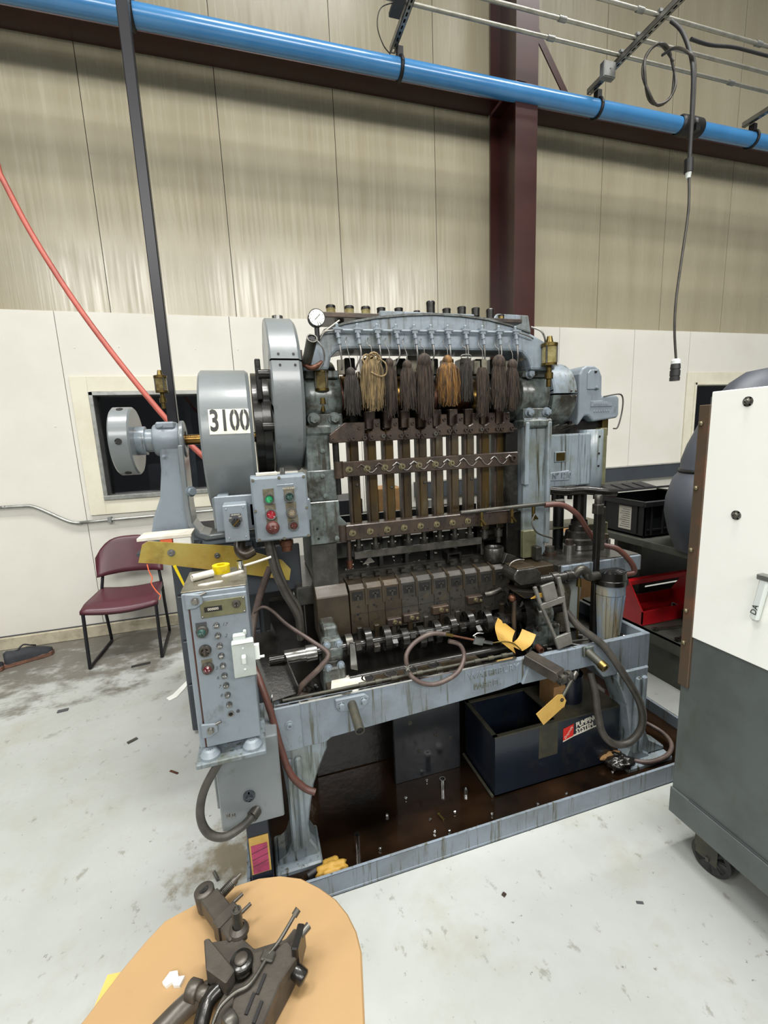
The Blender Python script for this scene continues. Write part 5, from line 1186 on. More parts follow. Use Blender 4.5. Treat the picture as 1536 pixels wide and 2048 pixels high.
# chute left of the camshaft
ch = T('steel_chute', 'dark folded steel chute slanting down beside the control cabinet', 'chute', (.03, 1.5, .60))
M_ = Matrix.Translation((.037, 1.43, .675)) @ Matrix.Rotation(math.radians(14), 4, 'Z') @ Matrix.Rotation(math.radians(26), 4, 'X')
MB().box(-.045, .045, 0, .30, 0, .004, M_).build('chute_floor', 'black_steel', ch)
for x in (-.047, .043): MB().box(x, x + .004, 0, .30, 0, .045, M_).build('chute_wall', 'black_steel', ch)
# copper hose left, blow-gun hose loop
solo(MB().tube([(-0.039, 1.62, 0.923), (-0.007, 1.6, 0.949), (0.027, 1.58, 0.935), (0.074, 1.55, 0.886), (0.152, 1.48, 0.839), (0.2, 1.45, 0.797), (0.167, 1.44, 0.757), (0.103, 1.45, 0.699), (0.089, 1.46, 0.661), (0.133, 1.44, 0.651)], [.004, .0125], 10, 6), 'copper_hose', 'hose_dirty', 'bent brown hose crossing in front of the left shaft bearing', 'hose')
solo(MB().tube([(-0.058, 1.5, 0.781), (-0.043, 1.42, 0.784), (-0.013, 1.375, 0.677), (0.008, 1.37, 0.546), (0.032, 1.37, 0.435), (0.074, 1.36, 0.373), (0.109, 1.35, 0.353)], .0115, 10, 6), 'red_hose', 'hose_red', 'dull red hose hanging in front of the left leg with a metal end', 'hose')
solo(MB().tube([(0.033, 1.66, 1.077), (-0.012, 1.66, 0.975), (-0.042, 1.64, 0.888), (-0.059, 1.6, 0.809)], .013, 10, 6), 'dark_hose', 'hose_dirty', 'dark brown hose running down behind the control cabinet', 'hose')
ah = T('air_blow_gun', 'looped brown air hose with a chrome blow gun resting on the tray front', 'blow gun', (.72, 1.42, .60))
lp = [(0.482, 1.415, 0.7), (0.485, 1.43, 0.748), (0.527, 1.45, 0.78), (0.589, 1.45, 0.803), (0.65, 1.45, 0.792)]
MB().tube(lp, .0085, 10, 6).build('hose', 'hose_dirty', ah)
MB().tube([(0.669, 1.46, 0.755), (0.713, 1.45, 0.735), (0.719, 1.43, 0.692), (0.671, 1.39, 0.66), (0.593, 1.375, 0.643), (0.534, 1.375, 0.652), (0.49, 1.385, 0.681), (0.479, 1.4, 0.709)], .0085, 10, 6).build('hose', 'hose_dirty', ah)
MB().tube([(0.65, 1.45, 0.792), (0.681, 1.45, 0.78)], .0075, 8, 1).build('brass_fitting', 'brass', ah)
MB().tube([(0.681, 1.45, 0.78), (0.768, 1.44, 0.751)], .0045, 8, 1).build('copper_pipe', 'copper', ah)
q0, q1 = V((0.763, 1.44, 0.754)), V((0.849, 1.44, 0.723))
MB().bar(q0, q0 + (q1 - q0) * .5, .022, .032).bar(q0 + (q1 - q0) * .4, q1, .014, .014).build('gun_body', 'chrome', ah, .003)
MB().tube([q0 + V(0, 0, .014), q0 + V(.02, 0, .022), q0 + V(.045, 0, .018)], .003, 6).build('trigger', 'chrome', ah)
MB().tube([q1, (0.905, 1.44, 0.719), (0.94, 1.43, 0.707), (0.966, 1.42, 0.681)], .0028, 6).build('nozzle_tube', 'brass', ah)
a = V((0.476, 1.405, 0.693))
MB().cyl(a, a + V(0, -.012, .024), .013, n=14).cyl(a + V(0, -.012, .024), a + V(0, -.0125, .0245), .006, n=10).build('wall_fitting', 'steel_dull', ah)
# tubes, rods and wrenches in the tray
def rod(p, q, r, m_, label, name='steel_rod', cat='rod'): solo(MB().cyl(p, q, r, n=10), name, m_, label, cat)
rod((.775, 1.52, .605), (.875, 1.455, .603), .012, 'black_steel', 'thick dark tube lying in the tray right of the hose loop', 'steel_tube', 'tube')
rod((.77, 1.49, .602), (.845, 1.435, .602), .011, 'rust', 'shorter brown tube lying in the tray next to the thick dark tube', 'steel_tube', 'tube')
rod((.90, 1.455, .60), (.985, 1.50, .60), .007, 'steel_dull', 'thin grey rod in the tray below the yellow cards')
rod((1.0, 1.44, .60), (1.09, 1.53, .612), .007, 'steel_dull', 'thin grey rod leaning left of the slotted bracket')
rod((1.01, 1.43, .602), (1.10, 1.46, .602), .009, 'rust', 'brown rod lying at the foot of the slotted bracket')
rod((1.20, 1.55, .60), (1.31, 1.44, .655), .006, 'steel_dull', 'thin grey rod right of the slotted bracket')
rod((1.24, 1.56, .60), (1.36, 1.45, .60), .008, 'black_steel', 'dark rod lying in the tray under the big hose')
rod((1.17, 1.47, .598), (1.29, 1.44, .598), .006, 'steel', 'shiny thin rod lying along the tray edge near the stub pipe')
solo(MB().ring((1.055, 1.41, .665), (1.055, 1.44, .67), .007, .013, 14), 'ring_nut', 'copper', 'small brown ring on the tray edge below the slotted bracket', 'ring')
solo(MB().ring((1.02, 1.56, .62), (1.035, 1.55, .645), .010, .020, 6), 'hex_nut', 'steel_dull', 'grey hexagon nut lying behind the yellow card in the tray', 'nut')
solo(MB().lathe([(0, .03), (.05, .03), (.055, .02), (.06, .0)], (.985, 1.55, .59), (0, 0, 1), 14), 'small_pot', 'tank_trim', 'small round brown pot in the tray under the yellow cards', 'pot')
solo(MB().prism([(.20, 1.44), (.215, 1.51), (.30, 1.515), (.335, 1.505), (.33, 1.44), (.29, 1.43)], 'z', .6615, .6640), 'paper_sheet', 'white_paper', 'crumpled pale paper lying on the rail left of the round holes', 'paper')
solo(MB().add([(.425, 1.80, 1.0), (.455, 1.79, 1.035), (.48, 1.80, 1.005), (.425, 1.801, 1.0), (.455, 1.791, 1.035), (.48, 1.801, 1.005)], [(0, 1, 2), (3, 5, 4), (0, 3, 4, 1), (1, 4, 5, 2), (2, 5, 3, 0)]), 'paper_cone', 'white_paper', 'small folded white paper standing behind the die row', 'paper')
# slotted aluminium bracket leaning on the tray front
bk = T('slotted_bracket', 'grey slotted casting bracket leaning upright on the tray front', 'bracket', (1.15, 1.44, .655))
Mb = Matrix.Translation((1.168, 1.405, .664)) @ Matrix.Rotation(math.radians(-12), 4, 'X') @ Matrix.Rotation(math.radians(-9), 4, 'Y')
def bprism(poly, name, y0=0., y1=.014):
    mb = MB().prism(poly, 'y', y0, y1); mb.v = [Mb @ p for p in mb.v]; return mb.build(name, 'cast_gray', bk, .002)
bprism([(-.036, 0), (.036, 0), (.040, .05), (-.040, .05)], 'foot')
bprism([(-.040, .05), (-.028, .05), (-.052, .18), (-.064, .18)], 'side_bar')
bprism([(.028, .05), (.040, .05), (.052, .18), (.040, .18)], 'side_bar')
bprism([(-.064, .175), (.052, .175), (.056, .20), (-.068, .20)], 'cross_bar')
bprism([(-.068, .20), (-.056, .20), (-.062, .275), (-.076, .275)], 'finger'); bprism([(-.038, .20), (.022, .20), (.022, .27), (-.042, .27)], 'finger'); bprism([(.040, .20), (.056, .20), (.058, .28), (.042, .28)], 'finger')
# yellow curled cards
def card(pts, w, m_, name, label):
    mb = MB(); pts = spline([Vector(p) for p in pts], 5); w = Vector(w); n = len(pts); t = Vector((0, .0012, .0004))
    vs = []
    for p in pts: vs += [p, p + w, p + t, p + w + t]
    fs = []
    for i in range(n - 1):
        a, b = 4 * i, 4 * i + 4
        fs += [(a, a + 1, b + 1, b), (a + 2, b + 2, b + 3, a + 3), (a, b, b + 2, a + 2), (a + 1, a + 3, b + 3, b + 1)]
    mb.add(vs, fs, False); return solo(mb, name, m_, label, 'card')
card([(0.928, 1.53, 0.779), (0.896, 1.5, 0.755), (0.898, 1.48, 0.709)], V((0.977, 1.48, 0.734)) - V((0.928, 1.53, 0.779)), 'yellow_card', 'yellow_card', 'curled yellow card leaning left of the brown post in the tray')
card([(0.943, 1.47, 0.683), (0.976, 1.46, 0.708), (1.012, 1.48, 0.736)], V((0.98, 1.43, 0.669)) - V((0.943, 1.47, 0.683)), 'yellow_card', 'yellow_card', 'curled yellow card lying right of the brown post in the tray')
# tag on a short pipe under the apron
tg = T('hang_tag', 'yellow hang tag with a hole on a short pipe under the tray apron', 'tag', (1.03, 1.36, .42))
MB().cyl((1.20, 1.39, .535), (1.10, 1.345, .475), .007, n=10).build('pipe', 'tank_trim', tg)
MB().cyl((1.215, 1.395, .545), (1.185, 1.383, .527), .012, n=8).build('pipe_nut', 'steel_dull', tg)
Mt = Matrix.Translation((1.098, 1.34, .478)) @ Matrix.Rotation(math.radians(-32), 4, 'Y')
mb = MB().prism([(-.115, -.033), (.0, -.033), (.018, -.018), (.018, .018), (.0, .033), (-.115, .033)], 'y', -.001, .001)
mb.v = [Mt @ p for p in mb.v]; mb.build('card', 'manila', tg)
MB().ring(Mt @ V(.004, -.003, 0), Mt @ V(.004, -.001, 0), .003, .008, 14).build('eyelet', 'rust', tg)
# big hoses at the right
solo(MB().tube([(1.217, 1.47, 0.786), (1.256, 1.43, 0.722), (1.329, 1.38, 0.653), (1.389, 1.33, 0.544), (1.469, 1.31, 0.401), (1.488, 1.31, 0.292), (1.445, 1.32, 0.22), (1.381, 1.34, 0.208), (1.334, 1.36, 0.254), (1.322, 1.38, 0.333), (1.32, 1.4, 0.427), (1.317, 1.43, 0.505)], .0155, 12, 6), 'drain_hose', 'hose_gray', 'thick grey drain hose making a big loop in front of the right leg', 'hose')
solo(MB().tube([(1.244, 1.66, 1.211), (1.321, 1.64, 1.207), (1.387, 1.62, 1.159), (1.454, 1.62, 1.071), (1.5, 1.6, 1.016), (1.561, 1.56, 0.995), (1.612, 1.53, 0.933), (1.622, 1.52, 0.887), (1.565, 1.52, 0.883)], .0125, 12, 6), 'clear_red_hose', 'hose_red', 'glossy red brown hose arching from the feed pipe to the filter head', 'hose')
solo(MB().tube([(1.512, 1.481, 0.055), (1.535, 1.396, 0.05), (1.598, 1.354, 0.05), (1.708, 1.361, 0.05), (1.776, 1.4, 0.06), (1.795, 1.465, 0.07), (1.768, 1.54, 0.08), (1.758, 1.595, 0.06)], .010, 10, 6), 'tan_hose', 'hose_dirty', 'tan hose curled on the drip pan round the right foot', 'hose')
solo(MB().tube([(1.178, 1.64, 1.179), (1.156, 1.63, 1.145), (1.178, 1.62, 1.098), (1.272, 1.64, 1.06)], .004, 6), 'small_hose', 'hose_gray', 'thin dark tube curving down from the right column', 'hose')
# blue coolant tank in the pan
TK = T('coolant_tank', 'dark blue open coolant tank standing in the drip pan', 'tank', (1.18, 1.56, .026))
tx0, tx1, ty0, ty1, tz0, tz1 = .858, 1.495, 1.435, 1.70, .028, .302
MB().box(tx0, tx1, ty0, ty0 + .006, tz0, tz1).build('front_wall', 'tank_blue', TK)
MB().box(tx0, tx1, ty1 - .006, ty1, tz0, tz1).build('rear_wall', 'tank_blue', TK)
MB().box(tx0, tx0 + .006, ty0 + .006, ty1 - .006, tz0, tz1).build('side_wall', 'tank_blue', TK)
MB().box(tx1 - .006, tx1, ty0 + .006, ty1 - .006, tz0, tz1).build('side_wall', 'tank_blue', TK)
MB().box(tx0, tx1, ty0, ty1, tz0, tz0 + .006).build('tank_floor', 'tank_blue', TK)
MB().box(tx0 - .003, tx1, ty0 - .003, ty0 + .014, tz1, tz1 + .006).box(tx0 - .003, tx0 + .014, ty0, ty1, tz1, tz1 + .006).box(tx0, tx1, ty1 - .014, ty1, tz1, tz1 + .006).build('rim', 'tank_trim', TK)
MB().box(1.16, tx1, ty0 + .012, ty1 - .012, tz1 + .002, tz1 + .008).build('lid', 'tank_trim', TK)
MB().box(1.07, 1.165, ty0 - .001, ty0 + .004, .15, tz1).build('tape_patch', 'tank_trim', TK)
mo = MB().cyl((1.315, 1.56, tz1 + .008), (1.315, 1.56, .44), .062, n=24).cyl((1.315, 1.56, .44), (1.315, 1.56, .47), .045, n=20).build('pump_motor', 'navy', TK)
MB().box(1.19, 1.25, 1.50, 1.60, tz1 + .008, .42).build('motor_box', 'cardboard', TK)
MB().prism([(1.192, .205), (1.245, .218), (1.245, .274), (1.192, .262)], 'y', ty0 - .0018, ty0 - .0008).build('decal_square', 'decal_red', TK)
MB().prism([(1.245, .213), (1.40, .238), (1.40, .2425), (1.245, .220)], 'y', ty0 - .0018, ty0 - .0008).build('decal_rule', 'print_white', TK)
MB().prism([(1.192, .199), (1.245, .213), (1.245, .218), (1.192, .205)], 'y', ty0 - .0018, ty0 - .0008).build('decal_rule', 'print_white', TK)
DR = math.radians(-9)
MB().text('Graymills', .0165, .0005, face_y(1.2185, ty0 - .002, .238, math.radians(-52)), shear=.25).build('decal_script', 'print_white', TK)
MB().text('PUMPING', .034, .0006, face_y(1.257, ty0 - .002, .263, DR), 'LEFT', sx=.78, bold=.0012).build('decal_lettering', 'print_white', TK)
MB().text('SYSTEM', .034, .0006, face_y(1.258, ty0 - .002, .233, DR), 'LEFT', sx=.80, bold=.0012).build('decal_lettering', 'print_white', TK)
solo(MB().cyl((tx0 - .012, ty0 + .0, .034), (tx0 - .012, ty1, .034), .007, n=10), 'floor_rod', 'tank_trim', 'thin rod lying in the pan along the left side of the blue tank', 'rod')
# dark blue box with a pink label at the left foot
DB = T('labelled_box', 'dark navy box with a pink label beside the left foot of the press', 'box', (-.085, 1.4, .026))
MB().box(-.122, -.052, 1.32, 1.50, .027, .33).build('carton', 'navy', DB, .003)
MB().box(-.118, -.056, 1.318, 1.32, .135, .275).build('label_backing', 'manila', DB)
MB().box(-.113, -.062, 1.3165, 1.318, .138, .245).build('pink_label', 'pink_label', DB)
for k in range(3): MB().prism([(-.113, .165 + .025 * k), (-.062, .178 + .025 * k), (-.062, .180 + .025 * k), (-.113, .167 + .025 * k)], 'y', 1.316, 1.3166).build('label_rule', 'red_dark', DB)
# rags in the pan
def rag(c, r, m_, label, seed):
    rn = random.Random(seed); mb = MB().ball(c, r, (1.25, .9, .42), 30, 16)
    for p in mb.v:
        k = 1 + .13 * math.sin(p.x * 150 + seed) * math.cos(p.y * 130) + .10 * math.sin(p.y * 260 + p.z * 200) + rn.uniform(-.06, .06)
        p.x = c[0] + (p.x - c[0]) * k; p.y = c[1] + (p.y - c[1]) * k; p.z = max(.027, c[2] + (p.z - c[2]) * k * 1.2)
    solo(mb, 'oily_rag', m_, label, 'rag')
rag((.145, 1.325, .05), .045, 'yellow_card', 'oil soaked amber rag at the front left corner of the drip pan', 2)
rag((1.475, 1.40, .055), .055, 'oily_dark', 'dark oily plastic bag on the pan right of the blue tank', 5)
rag((1.46, 1.45, .06), .05, 'cardboard', 'brown oily rag beside the right leg of the press', 8)
solo(MB().tube([(.06, 1.335, .045), (.10, 1.345, .05), (.15, 1.34, .05), (.19, 1.335, .04)], .011, 8), 'pan_hose', 'rubber', 'short black hose lying in the pan beside the amber rag', 'hose')
# ------------------------------------------------------------------ tan board table with a tool head on it
TB = T('board_table', 'tan round-nosed board table in the foreground', 'table', (-.1, .55, 0))
tzp = .65
nose = [(.091, .533), (.11, .63), (.109, .665), (.10, .70), (.083, .735), (.057, .767), (.022, .80), (-.019, .82), (-.062, .829), (-.10, .829), (-.16, .822), (-.237, .802), (-.265, .775), (-.292, .743), (-.34, .676), (-.40, .58), (-.46, .45), (-.47, .30), (-.40, .22), (-.2, .18), (0.0, .20), (.06, .30)]
MB().prism(nose, 'z', tzp - .022, tzp).build('board', 'tan_board', TB, .003)
MB().cyl((-.15, .50, .03), (-.15, .50, tzp - .022), .035, n=20).build('pedestal', 'paint_dark', TB)
for k in range(4):
    a = k * PI / 2 + .4
    MB().bar((-.15, .50, .025), (-.15 + .22 * math.cos(a), .50 + .22 * math.sin(a), .015), .04, .03).build('foot', 'paint_dark', TB)
solo(MB().prism([(-.30, .752), (-.325, .755), (-.335, .70), (-.345, .66), (-.30, .66)], 'z', tzp - .0245, tzp - .0225), 'manila_card', 'manila', 'corner of a manila card sticking out under the left side of the tan board', 'card')
solo(MB().prism([(-.222, .690), (-.212, .702), (-.200, .700), (-.197, .690), (-.187, .688), (-.193, .676), (-.203, .679), (-.206, .685), (-.215, .682)], 'z', tzp, tzp + .006), 'paper_bit', 'white', 'small crumpled white paper bit on the tan board', 'paper')
TH = T('slide_tooling', 'dark steel slide tooling assembly lying on the tan board', 'machine part', (-.07, .62, tzp))
def th(mb, name, m_='tool_steel', bev=.002): return mb.build(name, m_, TH, bev)
# arm to the upper left with a bored end
a0, a1 = V((-0.152, 0.786, 0.68)), V((-0.096, 0.692, 0.685))
th(MB().bar(a0, a1, .034, .030), 'arm')
th(MB().cyl(a0 + V(-.006, .008, -.022), a0 + V(-.010, .010, .018), .0185, n=20), 'bored_end')
MB().cyl(a0 + V(-.010, .010, .018), a0 + V(-.0101, .0101, .0185), .009, n=16).build('bore', 'hole', TH)
am = a0 + (a1 - a0) * .55
th(MB().bar(am + V(-.002, .004, 0), am + V(.010, -.012, 0), .044, .040), 'arm_collar')
sp0, sp1 = V((-0.141, 0.787, 0.675)), V((-0.094, 0.812, 0.69))
sd_ = (sp1 - sp0)
th(MB().cyl(sp0, sp0 + sd_ * .68, .0055, n=12), 'spring_rod', 'tool_steel', 0)
sp = MB()
d_, u_, w_ = frame(sd_)
pts = [sp0 + sd_ * (.2 + .45 * i / 90) + (u_ * math.cos(i * .7) + w_ * math.sin(i * .7)) * .0075 for i in range(90)]
th(sp.tube(pts, .0016, 5, 1), 'spring', 'steel_dull', 0)
th(MB().cyl(sp0 + sd_ * .66, sp0 + sd_ * .80, .009, .007, n=12).cyl(sp0 + sd_ * .80, sp1, .005, .003, n=10), 'rod_tip', 'tool_steel', 0)
for dv in (.35, .62):
    q = a0 + (a1 - a0) * dv; th(MB().cyl(q + V(.015, .005, 0), q + V(.042, .02, .004), .0032, n=8), 'side_pin', 'tool_steel', 0)
# main block
m0, m1 = V((-0.113, 0.668, 0.69)), V((-0.005, 0.657, 0.69))
poly = [(-0.152, 0.699, 0.7), (-0.126, 0.694, 0.7), (-0.092, 0.689, 0.7), (-0.069, 0.662, 0.7), (-0.017, 0.66, 0.7), (-0.001, 0.673, 0.7), (0.012, 0.662, 0.7), (0.002, 0.628, 0.7), (-0.017, 0.605, 0.7), (-0.043, 0.576, 0.7), (-0.055, 0.543, 0.7), (-0.125, 0.567, 0.7), (-0.127, 0.598, 0.7), (-0.11, 0.622, 0.7), (-0.145, 0.652, 0.7)]
th(MB().prism([(p[0], p[1]) for p in poly], 'z', tzp, .695), 'body')
poly2 = [(-0.149, 0.683, 0.72), (-0.141, 0.683, 0.72), (-0.097, 0.621, 0.72), (-0.11, 0.606, 0.72), (-0.142, 0.637, 0.72)]
th(MB().prism([(p[0], p[1]) for p in poly2], 'z', .69, .722), 'end_wall')
poly3 = [(-0.075, 0.646, 0.71), (-0.013, 0.645, 0.71), (0.003, 0.62, 0.71), (-0.029, 0.591, 0.71), (-0.061, 0.539, 0.71), (-0.106, 0.554, 0.71), (-0.099, 0.598, 0.71), (-0.071, 0.616, 0.71)]
th(MB().prism([(p[0], p[1]) for p in poly3], 'z', .69, .708), 'slide')
for q in ((-0.058, 0.596, 0.709), (-0.075, 0.576, 0.709), (-0.064, 0.562, 0.709), (-0.092, 0.634, 0.709)):
    q = V(q); th(MB().cbox(q, (.005, .026, .003), (0, 0, -.5)), 'slot', 'hole', 0)
q = V((-0.095, 0.699, 0.695)); th(MB().cyl(q, q + V(0, 0, .045), .0085, n=14).cyl(q + V(0, 0, .043), q + V(0, 0, .046), .006, n=10), 'stud', 'steel_dull', 0)
th(MB().lathe([(0, .018), (.006, .016), (.012, .010)], q, (0, 0, 1), 16), 'stud_boss', 'tool_steel', 0)
q = V((-0.088, 0.636, 0.7)); th(MB().cyl(q, q + V(0, 0, .016), .0185, n=20), 'round_boss', 'black_steel'); th(MB().cyl(q + V(0, 0, .016), q + V(0, 0, .020), .011, n=14), 'boss_cap', 'tool_steel')
tb = [(0.009, 0.665, 0.74), (0.001, 0.66, 0.735), (-0.026, 0.645, 0.715), (-0.044, 0.632, 0.712), (-0.053, 0.622, 0.712), (-0.075, 0.598, 0.714), (-0.097, 0.594, 0.714), (-0.118, 0.584, 0.712), (-0.128, 0.567, 0.71)]
th(MB().tube(tb, .0032, 7), 'oil_tube', 'steel_dull', 0)
th(MB().cyl(tb[0], tb[1], .0055, n=10), 'tube_end', 'tool_steel', 0)
q = V((-0.046, 0.63, 0.712)); th(MB().cbox(q, (.022, .016, .006), (0, 0, -.5)), 'tube_clip', 'steel_dull')
q = V((0.004, 0.635, 0.7)); th(MB().cbox(q, (.012, .04, .05), (0, 0, -.4)), 'end_plate', 'black_steel'); th(MB().cyl(q + V(.004, .006, .015), q + V(.02, .015, .018), .006, n=10), 'end_screw', 'steel_dull', 0)
q = V((-0.014, 0.614, 0.685)); th(MB().cyl(q + V(0, .012, 0), q + V(.022, -.01, -.01), .012, n=12), 'side_roller', 'black_steel')
k0, k1 = V((-0.171, 0.64, 0.69)), V((-0.141, 0.622, 0.69))
th(MB().cyl(k0, k0 + (k1 - k0) * .55, .0145, n=18).cyl(k0 + (k1 - k0) * .5, k1, .010, n=14), 'round_knob', 'tool_steel')
th(MB().tube([(-0.139, 0.631, 0.68), (-0.163, 0.634, 0.675), (-0.188, 0.626, 0.67), (-0.217, 0.608, 0.668)], .016, 10), 'curved_arm', 'tool_steel', 0)
th(MB().tube([(-0.122, 0.622, 0.695), (-0.14, 0.612, 0.69), (-0.149, 0.584, 0.685)], .012, 10), 'curved_arm', 'black_steel', 0)
th(MB().cyl(V((-0.096, 0.567, 0.712)), V((-0.11, 0.557, 0.712)), .012, n=12), 'lower_roller', 'steel_dull')
# ------------------------------------------------------------------ chair by the wall
CH = T('side_chair', 'maroon plastic stacking chair with black tube legs against the wall', 'chair', (-1.0, 3.6, 0))
cxl, cxr = -1.235, -.745
def seat_grid():
    mb = MB(); nx, ny = 12, 10; vs = []
    for j in range(ny + 1):
        for i in range(nx + 1):
            u, v = i / nx, j / ny
            x = cxl + (cxr - cxl) * u; x = -.99 + (x + .99) * (1 - .12 * v)
            y = 3.40 + .42 * v; z = .452 - .02 * math.sin(PI * u) * (.4 + v * .6) - .045 * max(0, .22 - v) / .22 * 1.0 * (.5 + .5 * math.sin(PI * u)) + .015 * v
            vs.append((x, y, z))
    n = nx + 1
    fs = [(j * n + i, j * n + i + 1, (j + 1) * n + i + 1, (j + 1) * n + i) for j in range(ny) for i in range(nx)]
    mb.add(vs, fs, True); return mb
st = seat_grid().build('seat', 'maroon', CH)
md = st.modifiers.new('thick', 'SOLIDIFY'); md.thickness = .03; md.offset = -1
def back_grid():
    mb = MB(); nx, nz = 14, 8; vs = []
    for j in range(nz + 1):
        for i in range(nx + 1):
            u, v = i / nx * 2 - 1, j / nz
            zt = .845 - .15 * abs(u) ** 3.6; zb = .568 - .012 * u * u
            vs.append((-.985 + u * .235, 3.83 - .05 * u * u + .07 * v, zb + (zt - zb) * v))
    n = nx + 1
    mb.add(vs, [(j * n + i, j * n + i + 1, (j + 1) * n + i + 1, (j + 1) * n + i) for j in range(nz) for i in range(nx)], True); return mb
bkc = back_grid().build('backrest', 'maroon', CH)
md = bkc.modifiers.new('thick', 'SOLIDIFY'); md.thickness = .022
for x in (cxl + .012, cxr - .012):
    xs = -.99 + (x + .99) * .92
    MB().tube([(x, 3.42, .425), (x, 3.41, .30), (x, 3.39, .03), (x, 3.40, .012), (x, 3.44, .012)], .0115, 10, 3).build('leg', 'black_tube', CH)
    MB().tube([(x, 3.44, .012), (xs, 3.80, .012)], .0115, 10, 1).build('floor_runner', 'black_tube', CH)
    MB().tube([(xs, 3.80, .012), (xs, 3.835, .015), (xs, 3.84, .05), (xs, 3.80, .30), (xs, 3.79, .43), (-.99 + (x + .99) * .86, 3.82, .56), (-.99 + (x + .99) * .84, 3.85, .70)], .0115, 10, 3).build('rear_leg', 'black_tube', CH)
MB().tube([(cxl + .02, 3.60, .415), (cxr - .02, 3.60, .415)], .010, 8, 1).build('seat_rail', 'black_tube', CH)
# shoes at the far left
def shoe(dx, dy, label):
    s = T('shoe', label, 'shoe', (-1.72 + dx, 3.72 + dy, 0), 'work shoes by the wall')
    ang = math.radians(28); R_ = Matrix.Translation((-1.72 + dx, 3.72 + dy, 0)) @ Matrix.Rotation(ang, 4, 'Z')
    def sec(y, w, h0, h1): return [(-w, y, h0), (-w * .95, y, h1 * .6), (-w * .5, y, h1), (w * .5, y, h1), (w * .95, y, h1 * .6), (w, y, h0)]
    up = [sec(-.14, .03, .03, .10), sec(-.12, .038, .03, .115), sec(-.06, .04, .03, .10), sec(.0, .042, .03, .105), sec(.06, .048, .03, .085), sec(.11, .045, .03, .065), sec(.145, .02, .03, .05)]
    mb = MB(); vs = [R_ @ Vector((p[1], p[0], p[2])) for r_ in up for p in r_]; n = 6
    fs = [(i * n + k, i * n + k + 1, (i + 1) * n + k + 1, (i + 1) * n + k) for i in range(len(up) - 1) for k in range(n - 1)] + [tuple(range(n)), tuple(range((len(up) - 1) * n, len(up) * n))]
    mb.add(vs, fs, True).build('upper', 'shoe', s)
    pl_ = [(-.15, -.03), (-.10, -.04), (0, -.04), (.07, -.05), (.13, -.042), (.155, 0), (.13, .042), (.07, .05), (0, .04), (-.10, .04), (-.15, .03)]
    mb = MB().prism(pl_, 'z', .001, .034); mb.v = [R_ @ p for p in mb.v]; mb.build('sole', 'shoe_sole', s, .004)
    mb = MB().tube([(-.06, 0, .10), (-.02, .02, .125), (.02, -.01, .118), (.05, .01, .10)], .006, 6); mb.v = [R_ @ p for p in mb.v]; mb.build('laces', 'black', s)
shoe(0, 0, 'dark work shoe with a brown sole on the floor, the nearer to the chair')
shoe(-.25, -.15, 'dark work shoe at the left edge of the picture, behind the other one')
# ------------------------------------------------------------------ dark cabinet behind the control cabinet
KC = T('tool_cabinet', 'dark grey steel tool cabinet behind the yellow guard panel', 'cabinet', (-.12, 2.61, 0))
MB().box(-.43, .16, 2.36, 2.81, .02, 1.06).build('body', 'paint_dark', KC, .006)
for k in range(4): 
    d_r = MB().box(-.42, -.03, 2.348, 2.36, .06 + .245 * k, .295 + .245 * k).build('drawer', 'paint_dark', KC, .003)
    MB().box(-.40, -.05, 2.338, 2.348, .27 + .245 * k, .283 + .245 * k).build('drawer_pull', 'black', d_r, .002)
MB().box(-.01, .15, 2.356, 2.361, .06, 1.02).build('bay_shade', 'hole', KC)  # black sheet on the cabinet face paints the shade of an open bay
MB().box(-.435, .165, 2.34, 2.82, 1.06, 1.085).build('top', 'black', KC, .003)
solo(MB().box(-.425, -.240, 1.765, 1.885, 1.204, 1.214), 'magazine', 'white_paper', 'thin pale magazine lying on the white carton above the yellow guard panel', 'magazine')
solo(MB().box(-.305, -.243, 1.768, 1.85, 1.163, 1.203), 'small_carton', 'white', 'small white carton peeping over the yellow guard panel, under the magazine', 'carton', bev=.002)
solo(MB().box(-.350, -.308, 1.768, 1.85, 1.163, 1.203), 'orange_box', 'orange', 'little orange box next to the white carton', 'box', bev=.002)
solo(MB().box(.02, .10, 2.354, 2.3555, .78, .87), 'note_card', 'white_paper', 'blank pale card in the dark bay left of the press column', 'card')
solo(MB().prism([(-.608, 2.755), (-.570, 2.78), (-.535, 2.87), (-.505, 2.98), (-.525, 2.99), (-.565, 2.90), (-.600, 2.82), (-.632, 2.79)], 'z', .001, .004), 'paper_strip', 'white', 'curved white paper strip lying on the floor beside the control cabinet', 'paper strip')
# floor litter
def litter(p, size, rz, m_, label): solo(MB().cbox((p[0], p[1], size[2] / 2 + .0005), size, (0, 0, rz)), 'floor_chip', m_, label, 'chip', bev=.0008)
solo(MB().cyl(V((-0.263, 1.497, 0.006)), V((-0.247, 1.461, 0.006)), .006, n=10), 'metal_slug', 'steel', 'small shiny metal slug on the floor behind the slide tooling', 'slug')
litter((1.093, 0.927, 0), (.022, .008, .003), -.4, 'ink_gray', 'small dark metal chip on the floor left of the grey cart')
litter((0.688, 1.092, 0), (.014, .012, .004), .5, 'rust', 'brown crumb on the white floor in front of the press')
litter((-0.486, 2.095, 0), (.05, .010, .004), -.7, 'copper', 'small pinkish splinter on the floor left of the control cabinet')
litter((-0.738, 2.421, -0), (.05, .02, .005), .6, 'steel_dull', 'small bright-edged chip on the floor midway to the chair')
litter((-1.214, 2.874, 0), (.055, .025, .006), .1, 'ink_gray', 'dark bluish chip on the floor at the left, between the chair and the picture edge')
litter((-0.885, 3.321, 0), (.12, .03, .004), .15, 'ink', 'flat dark scrap on the floor in front of the chair')
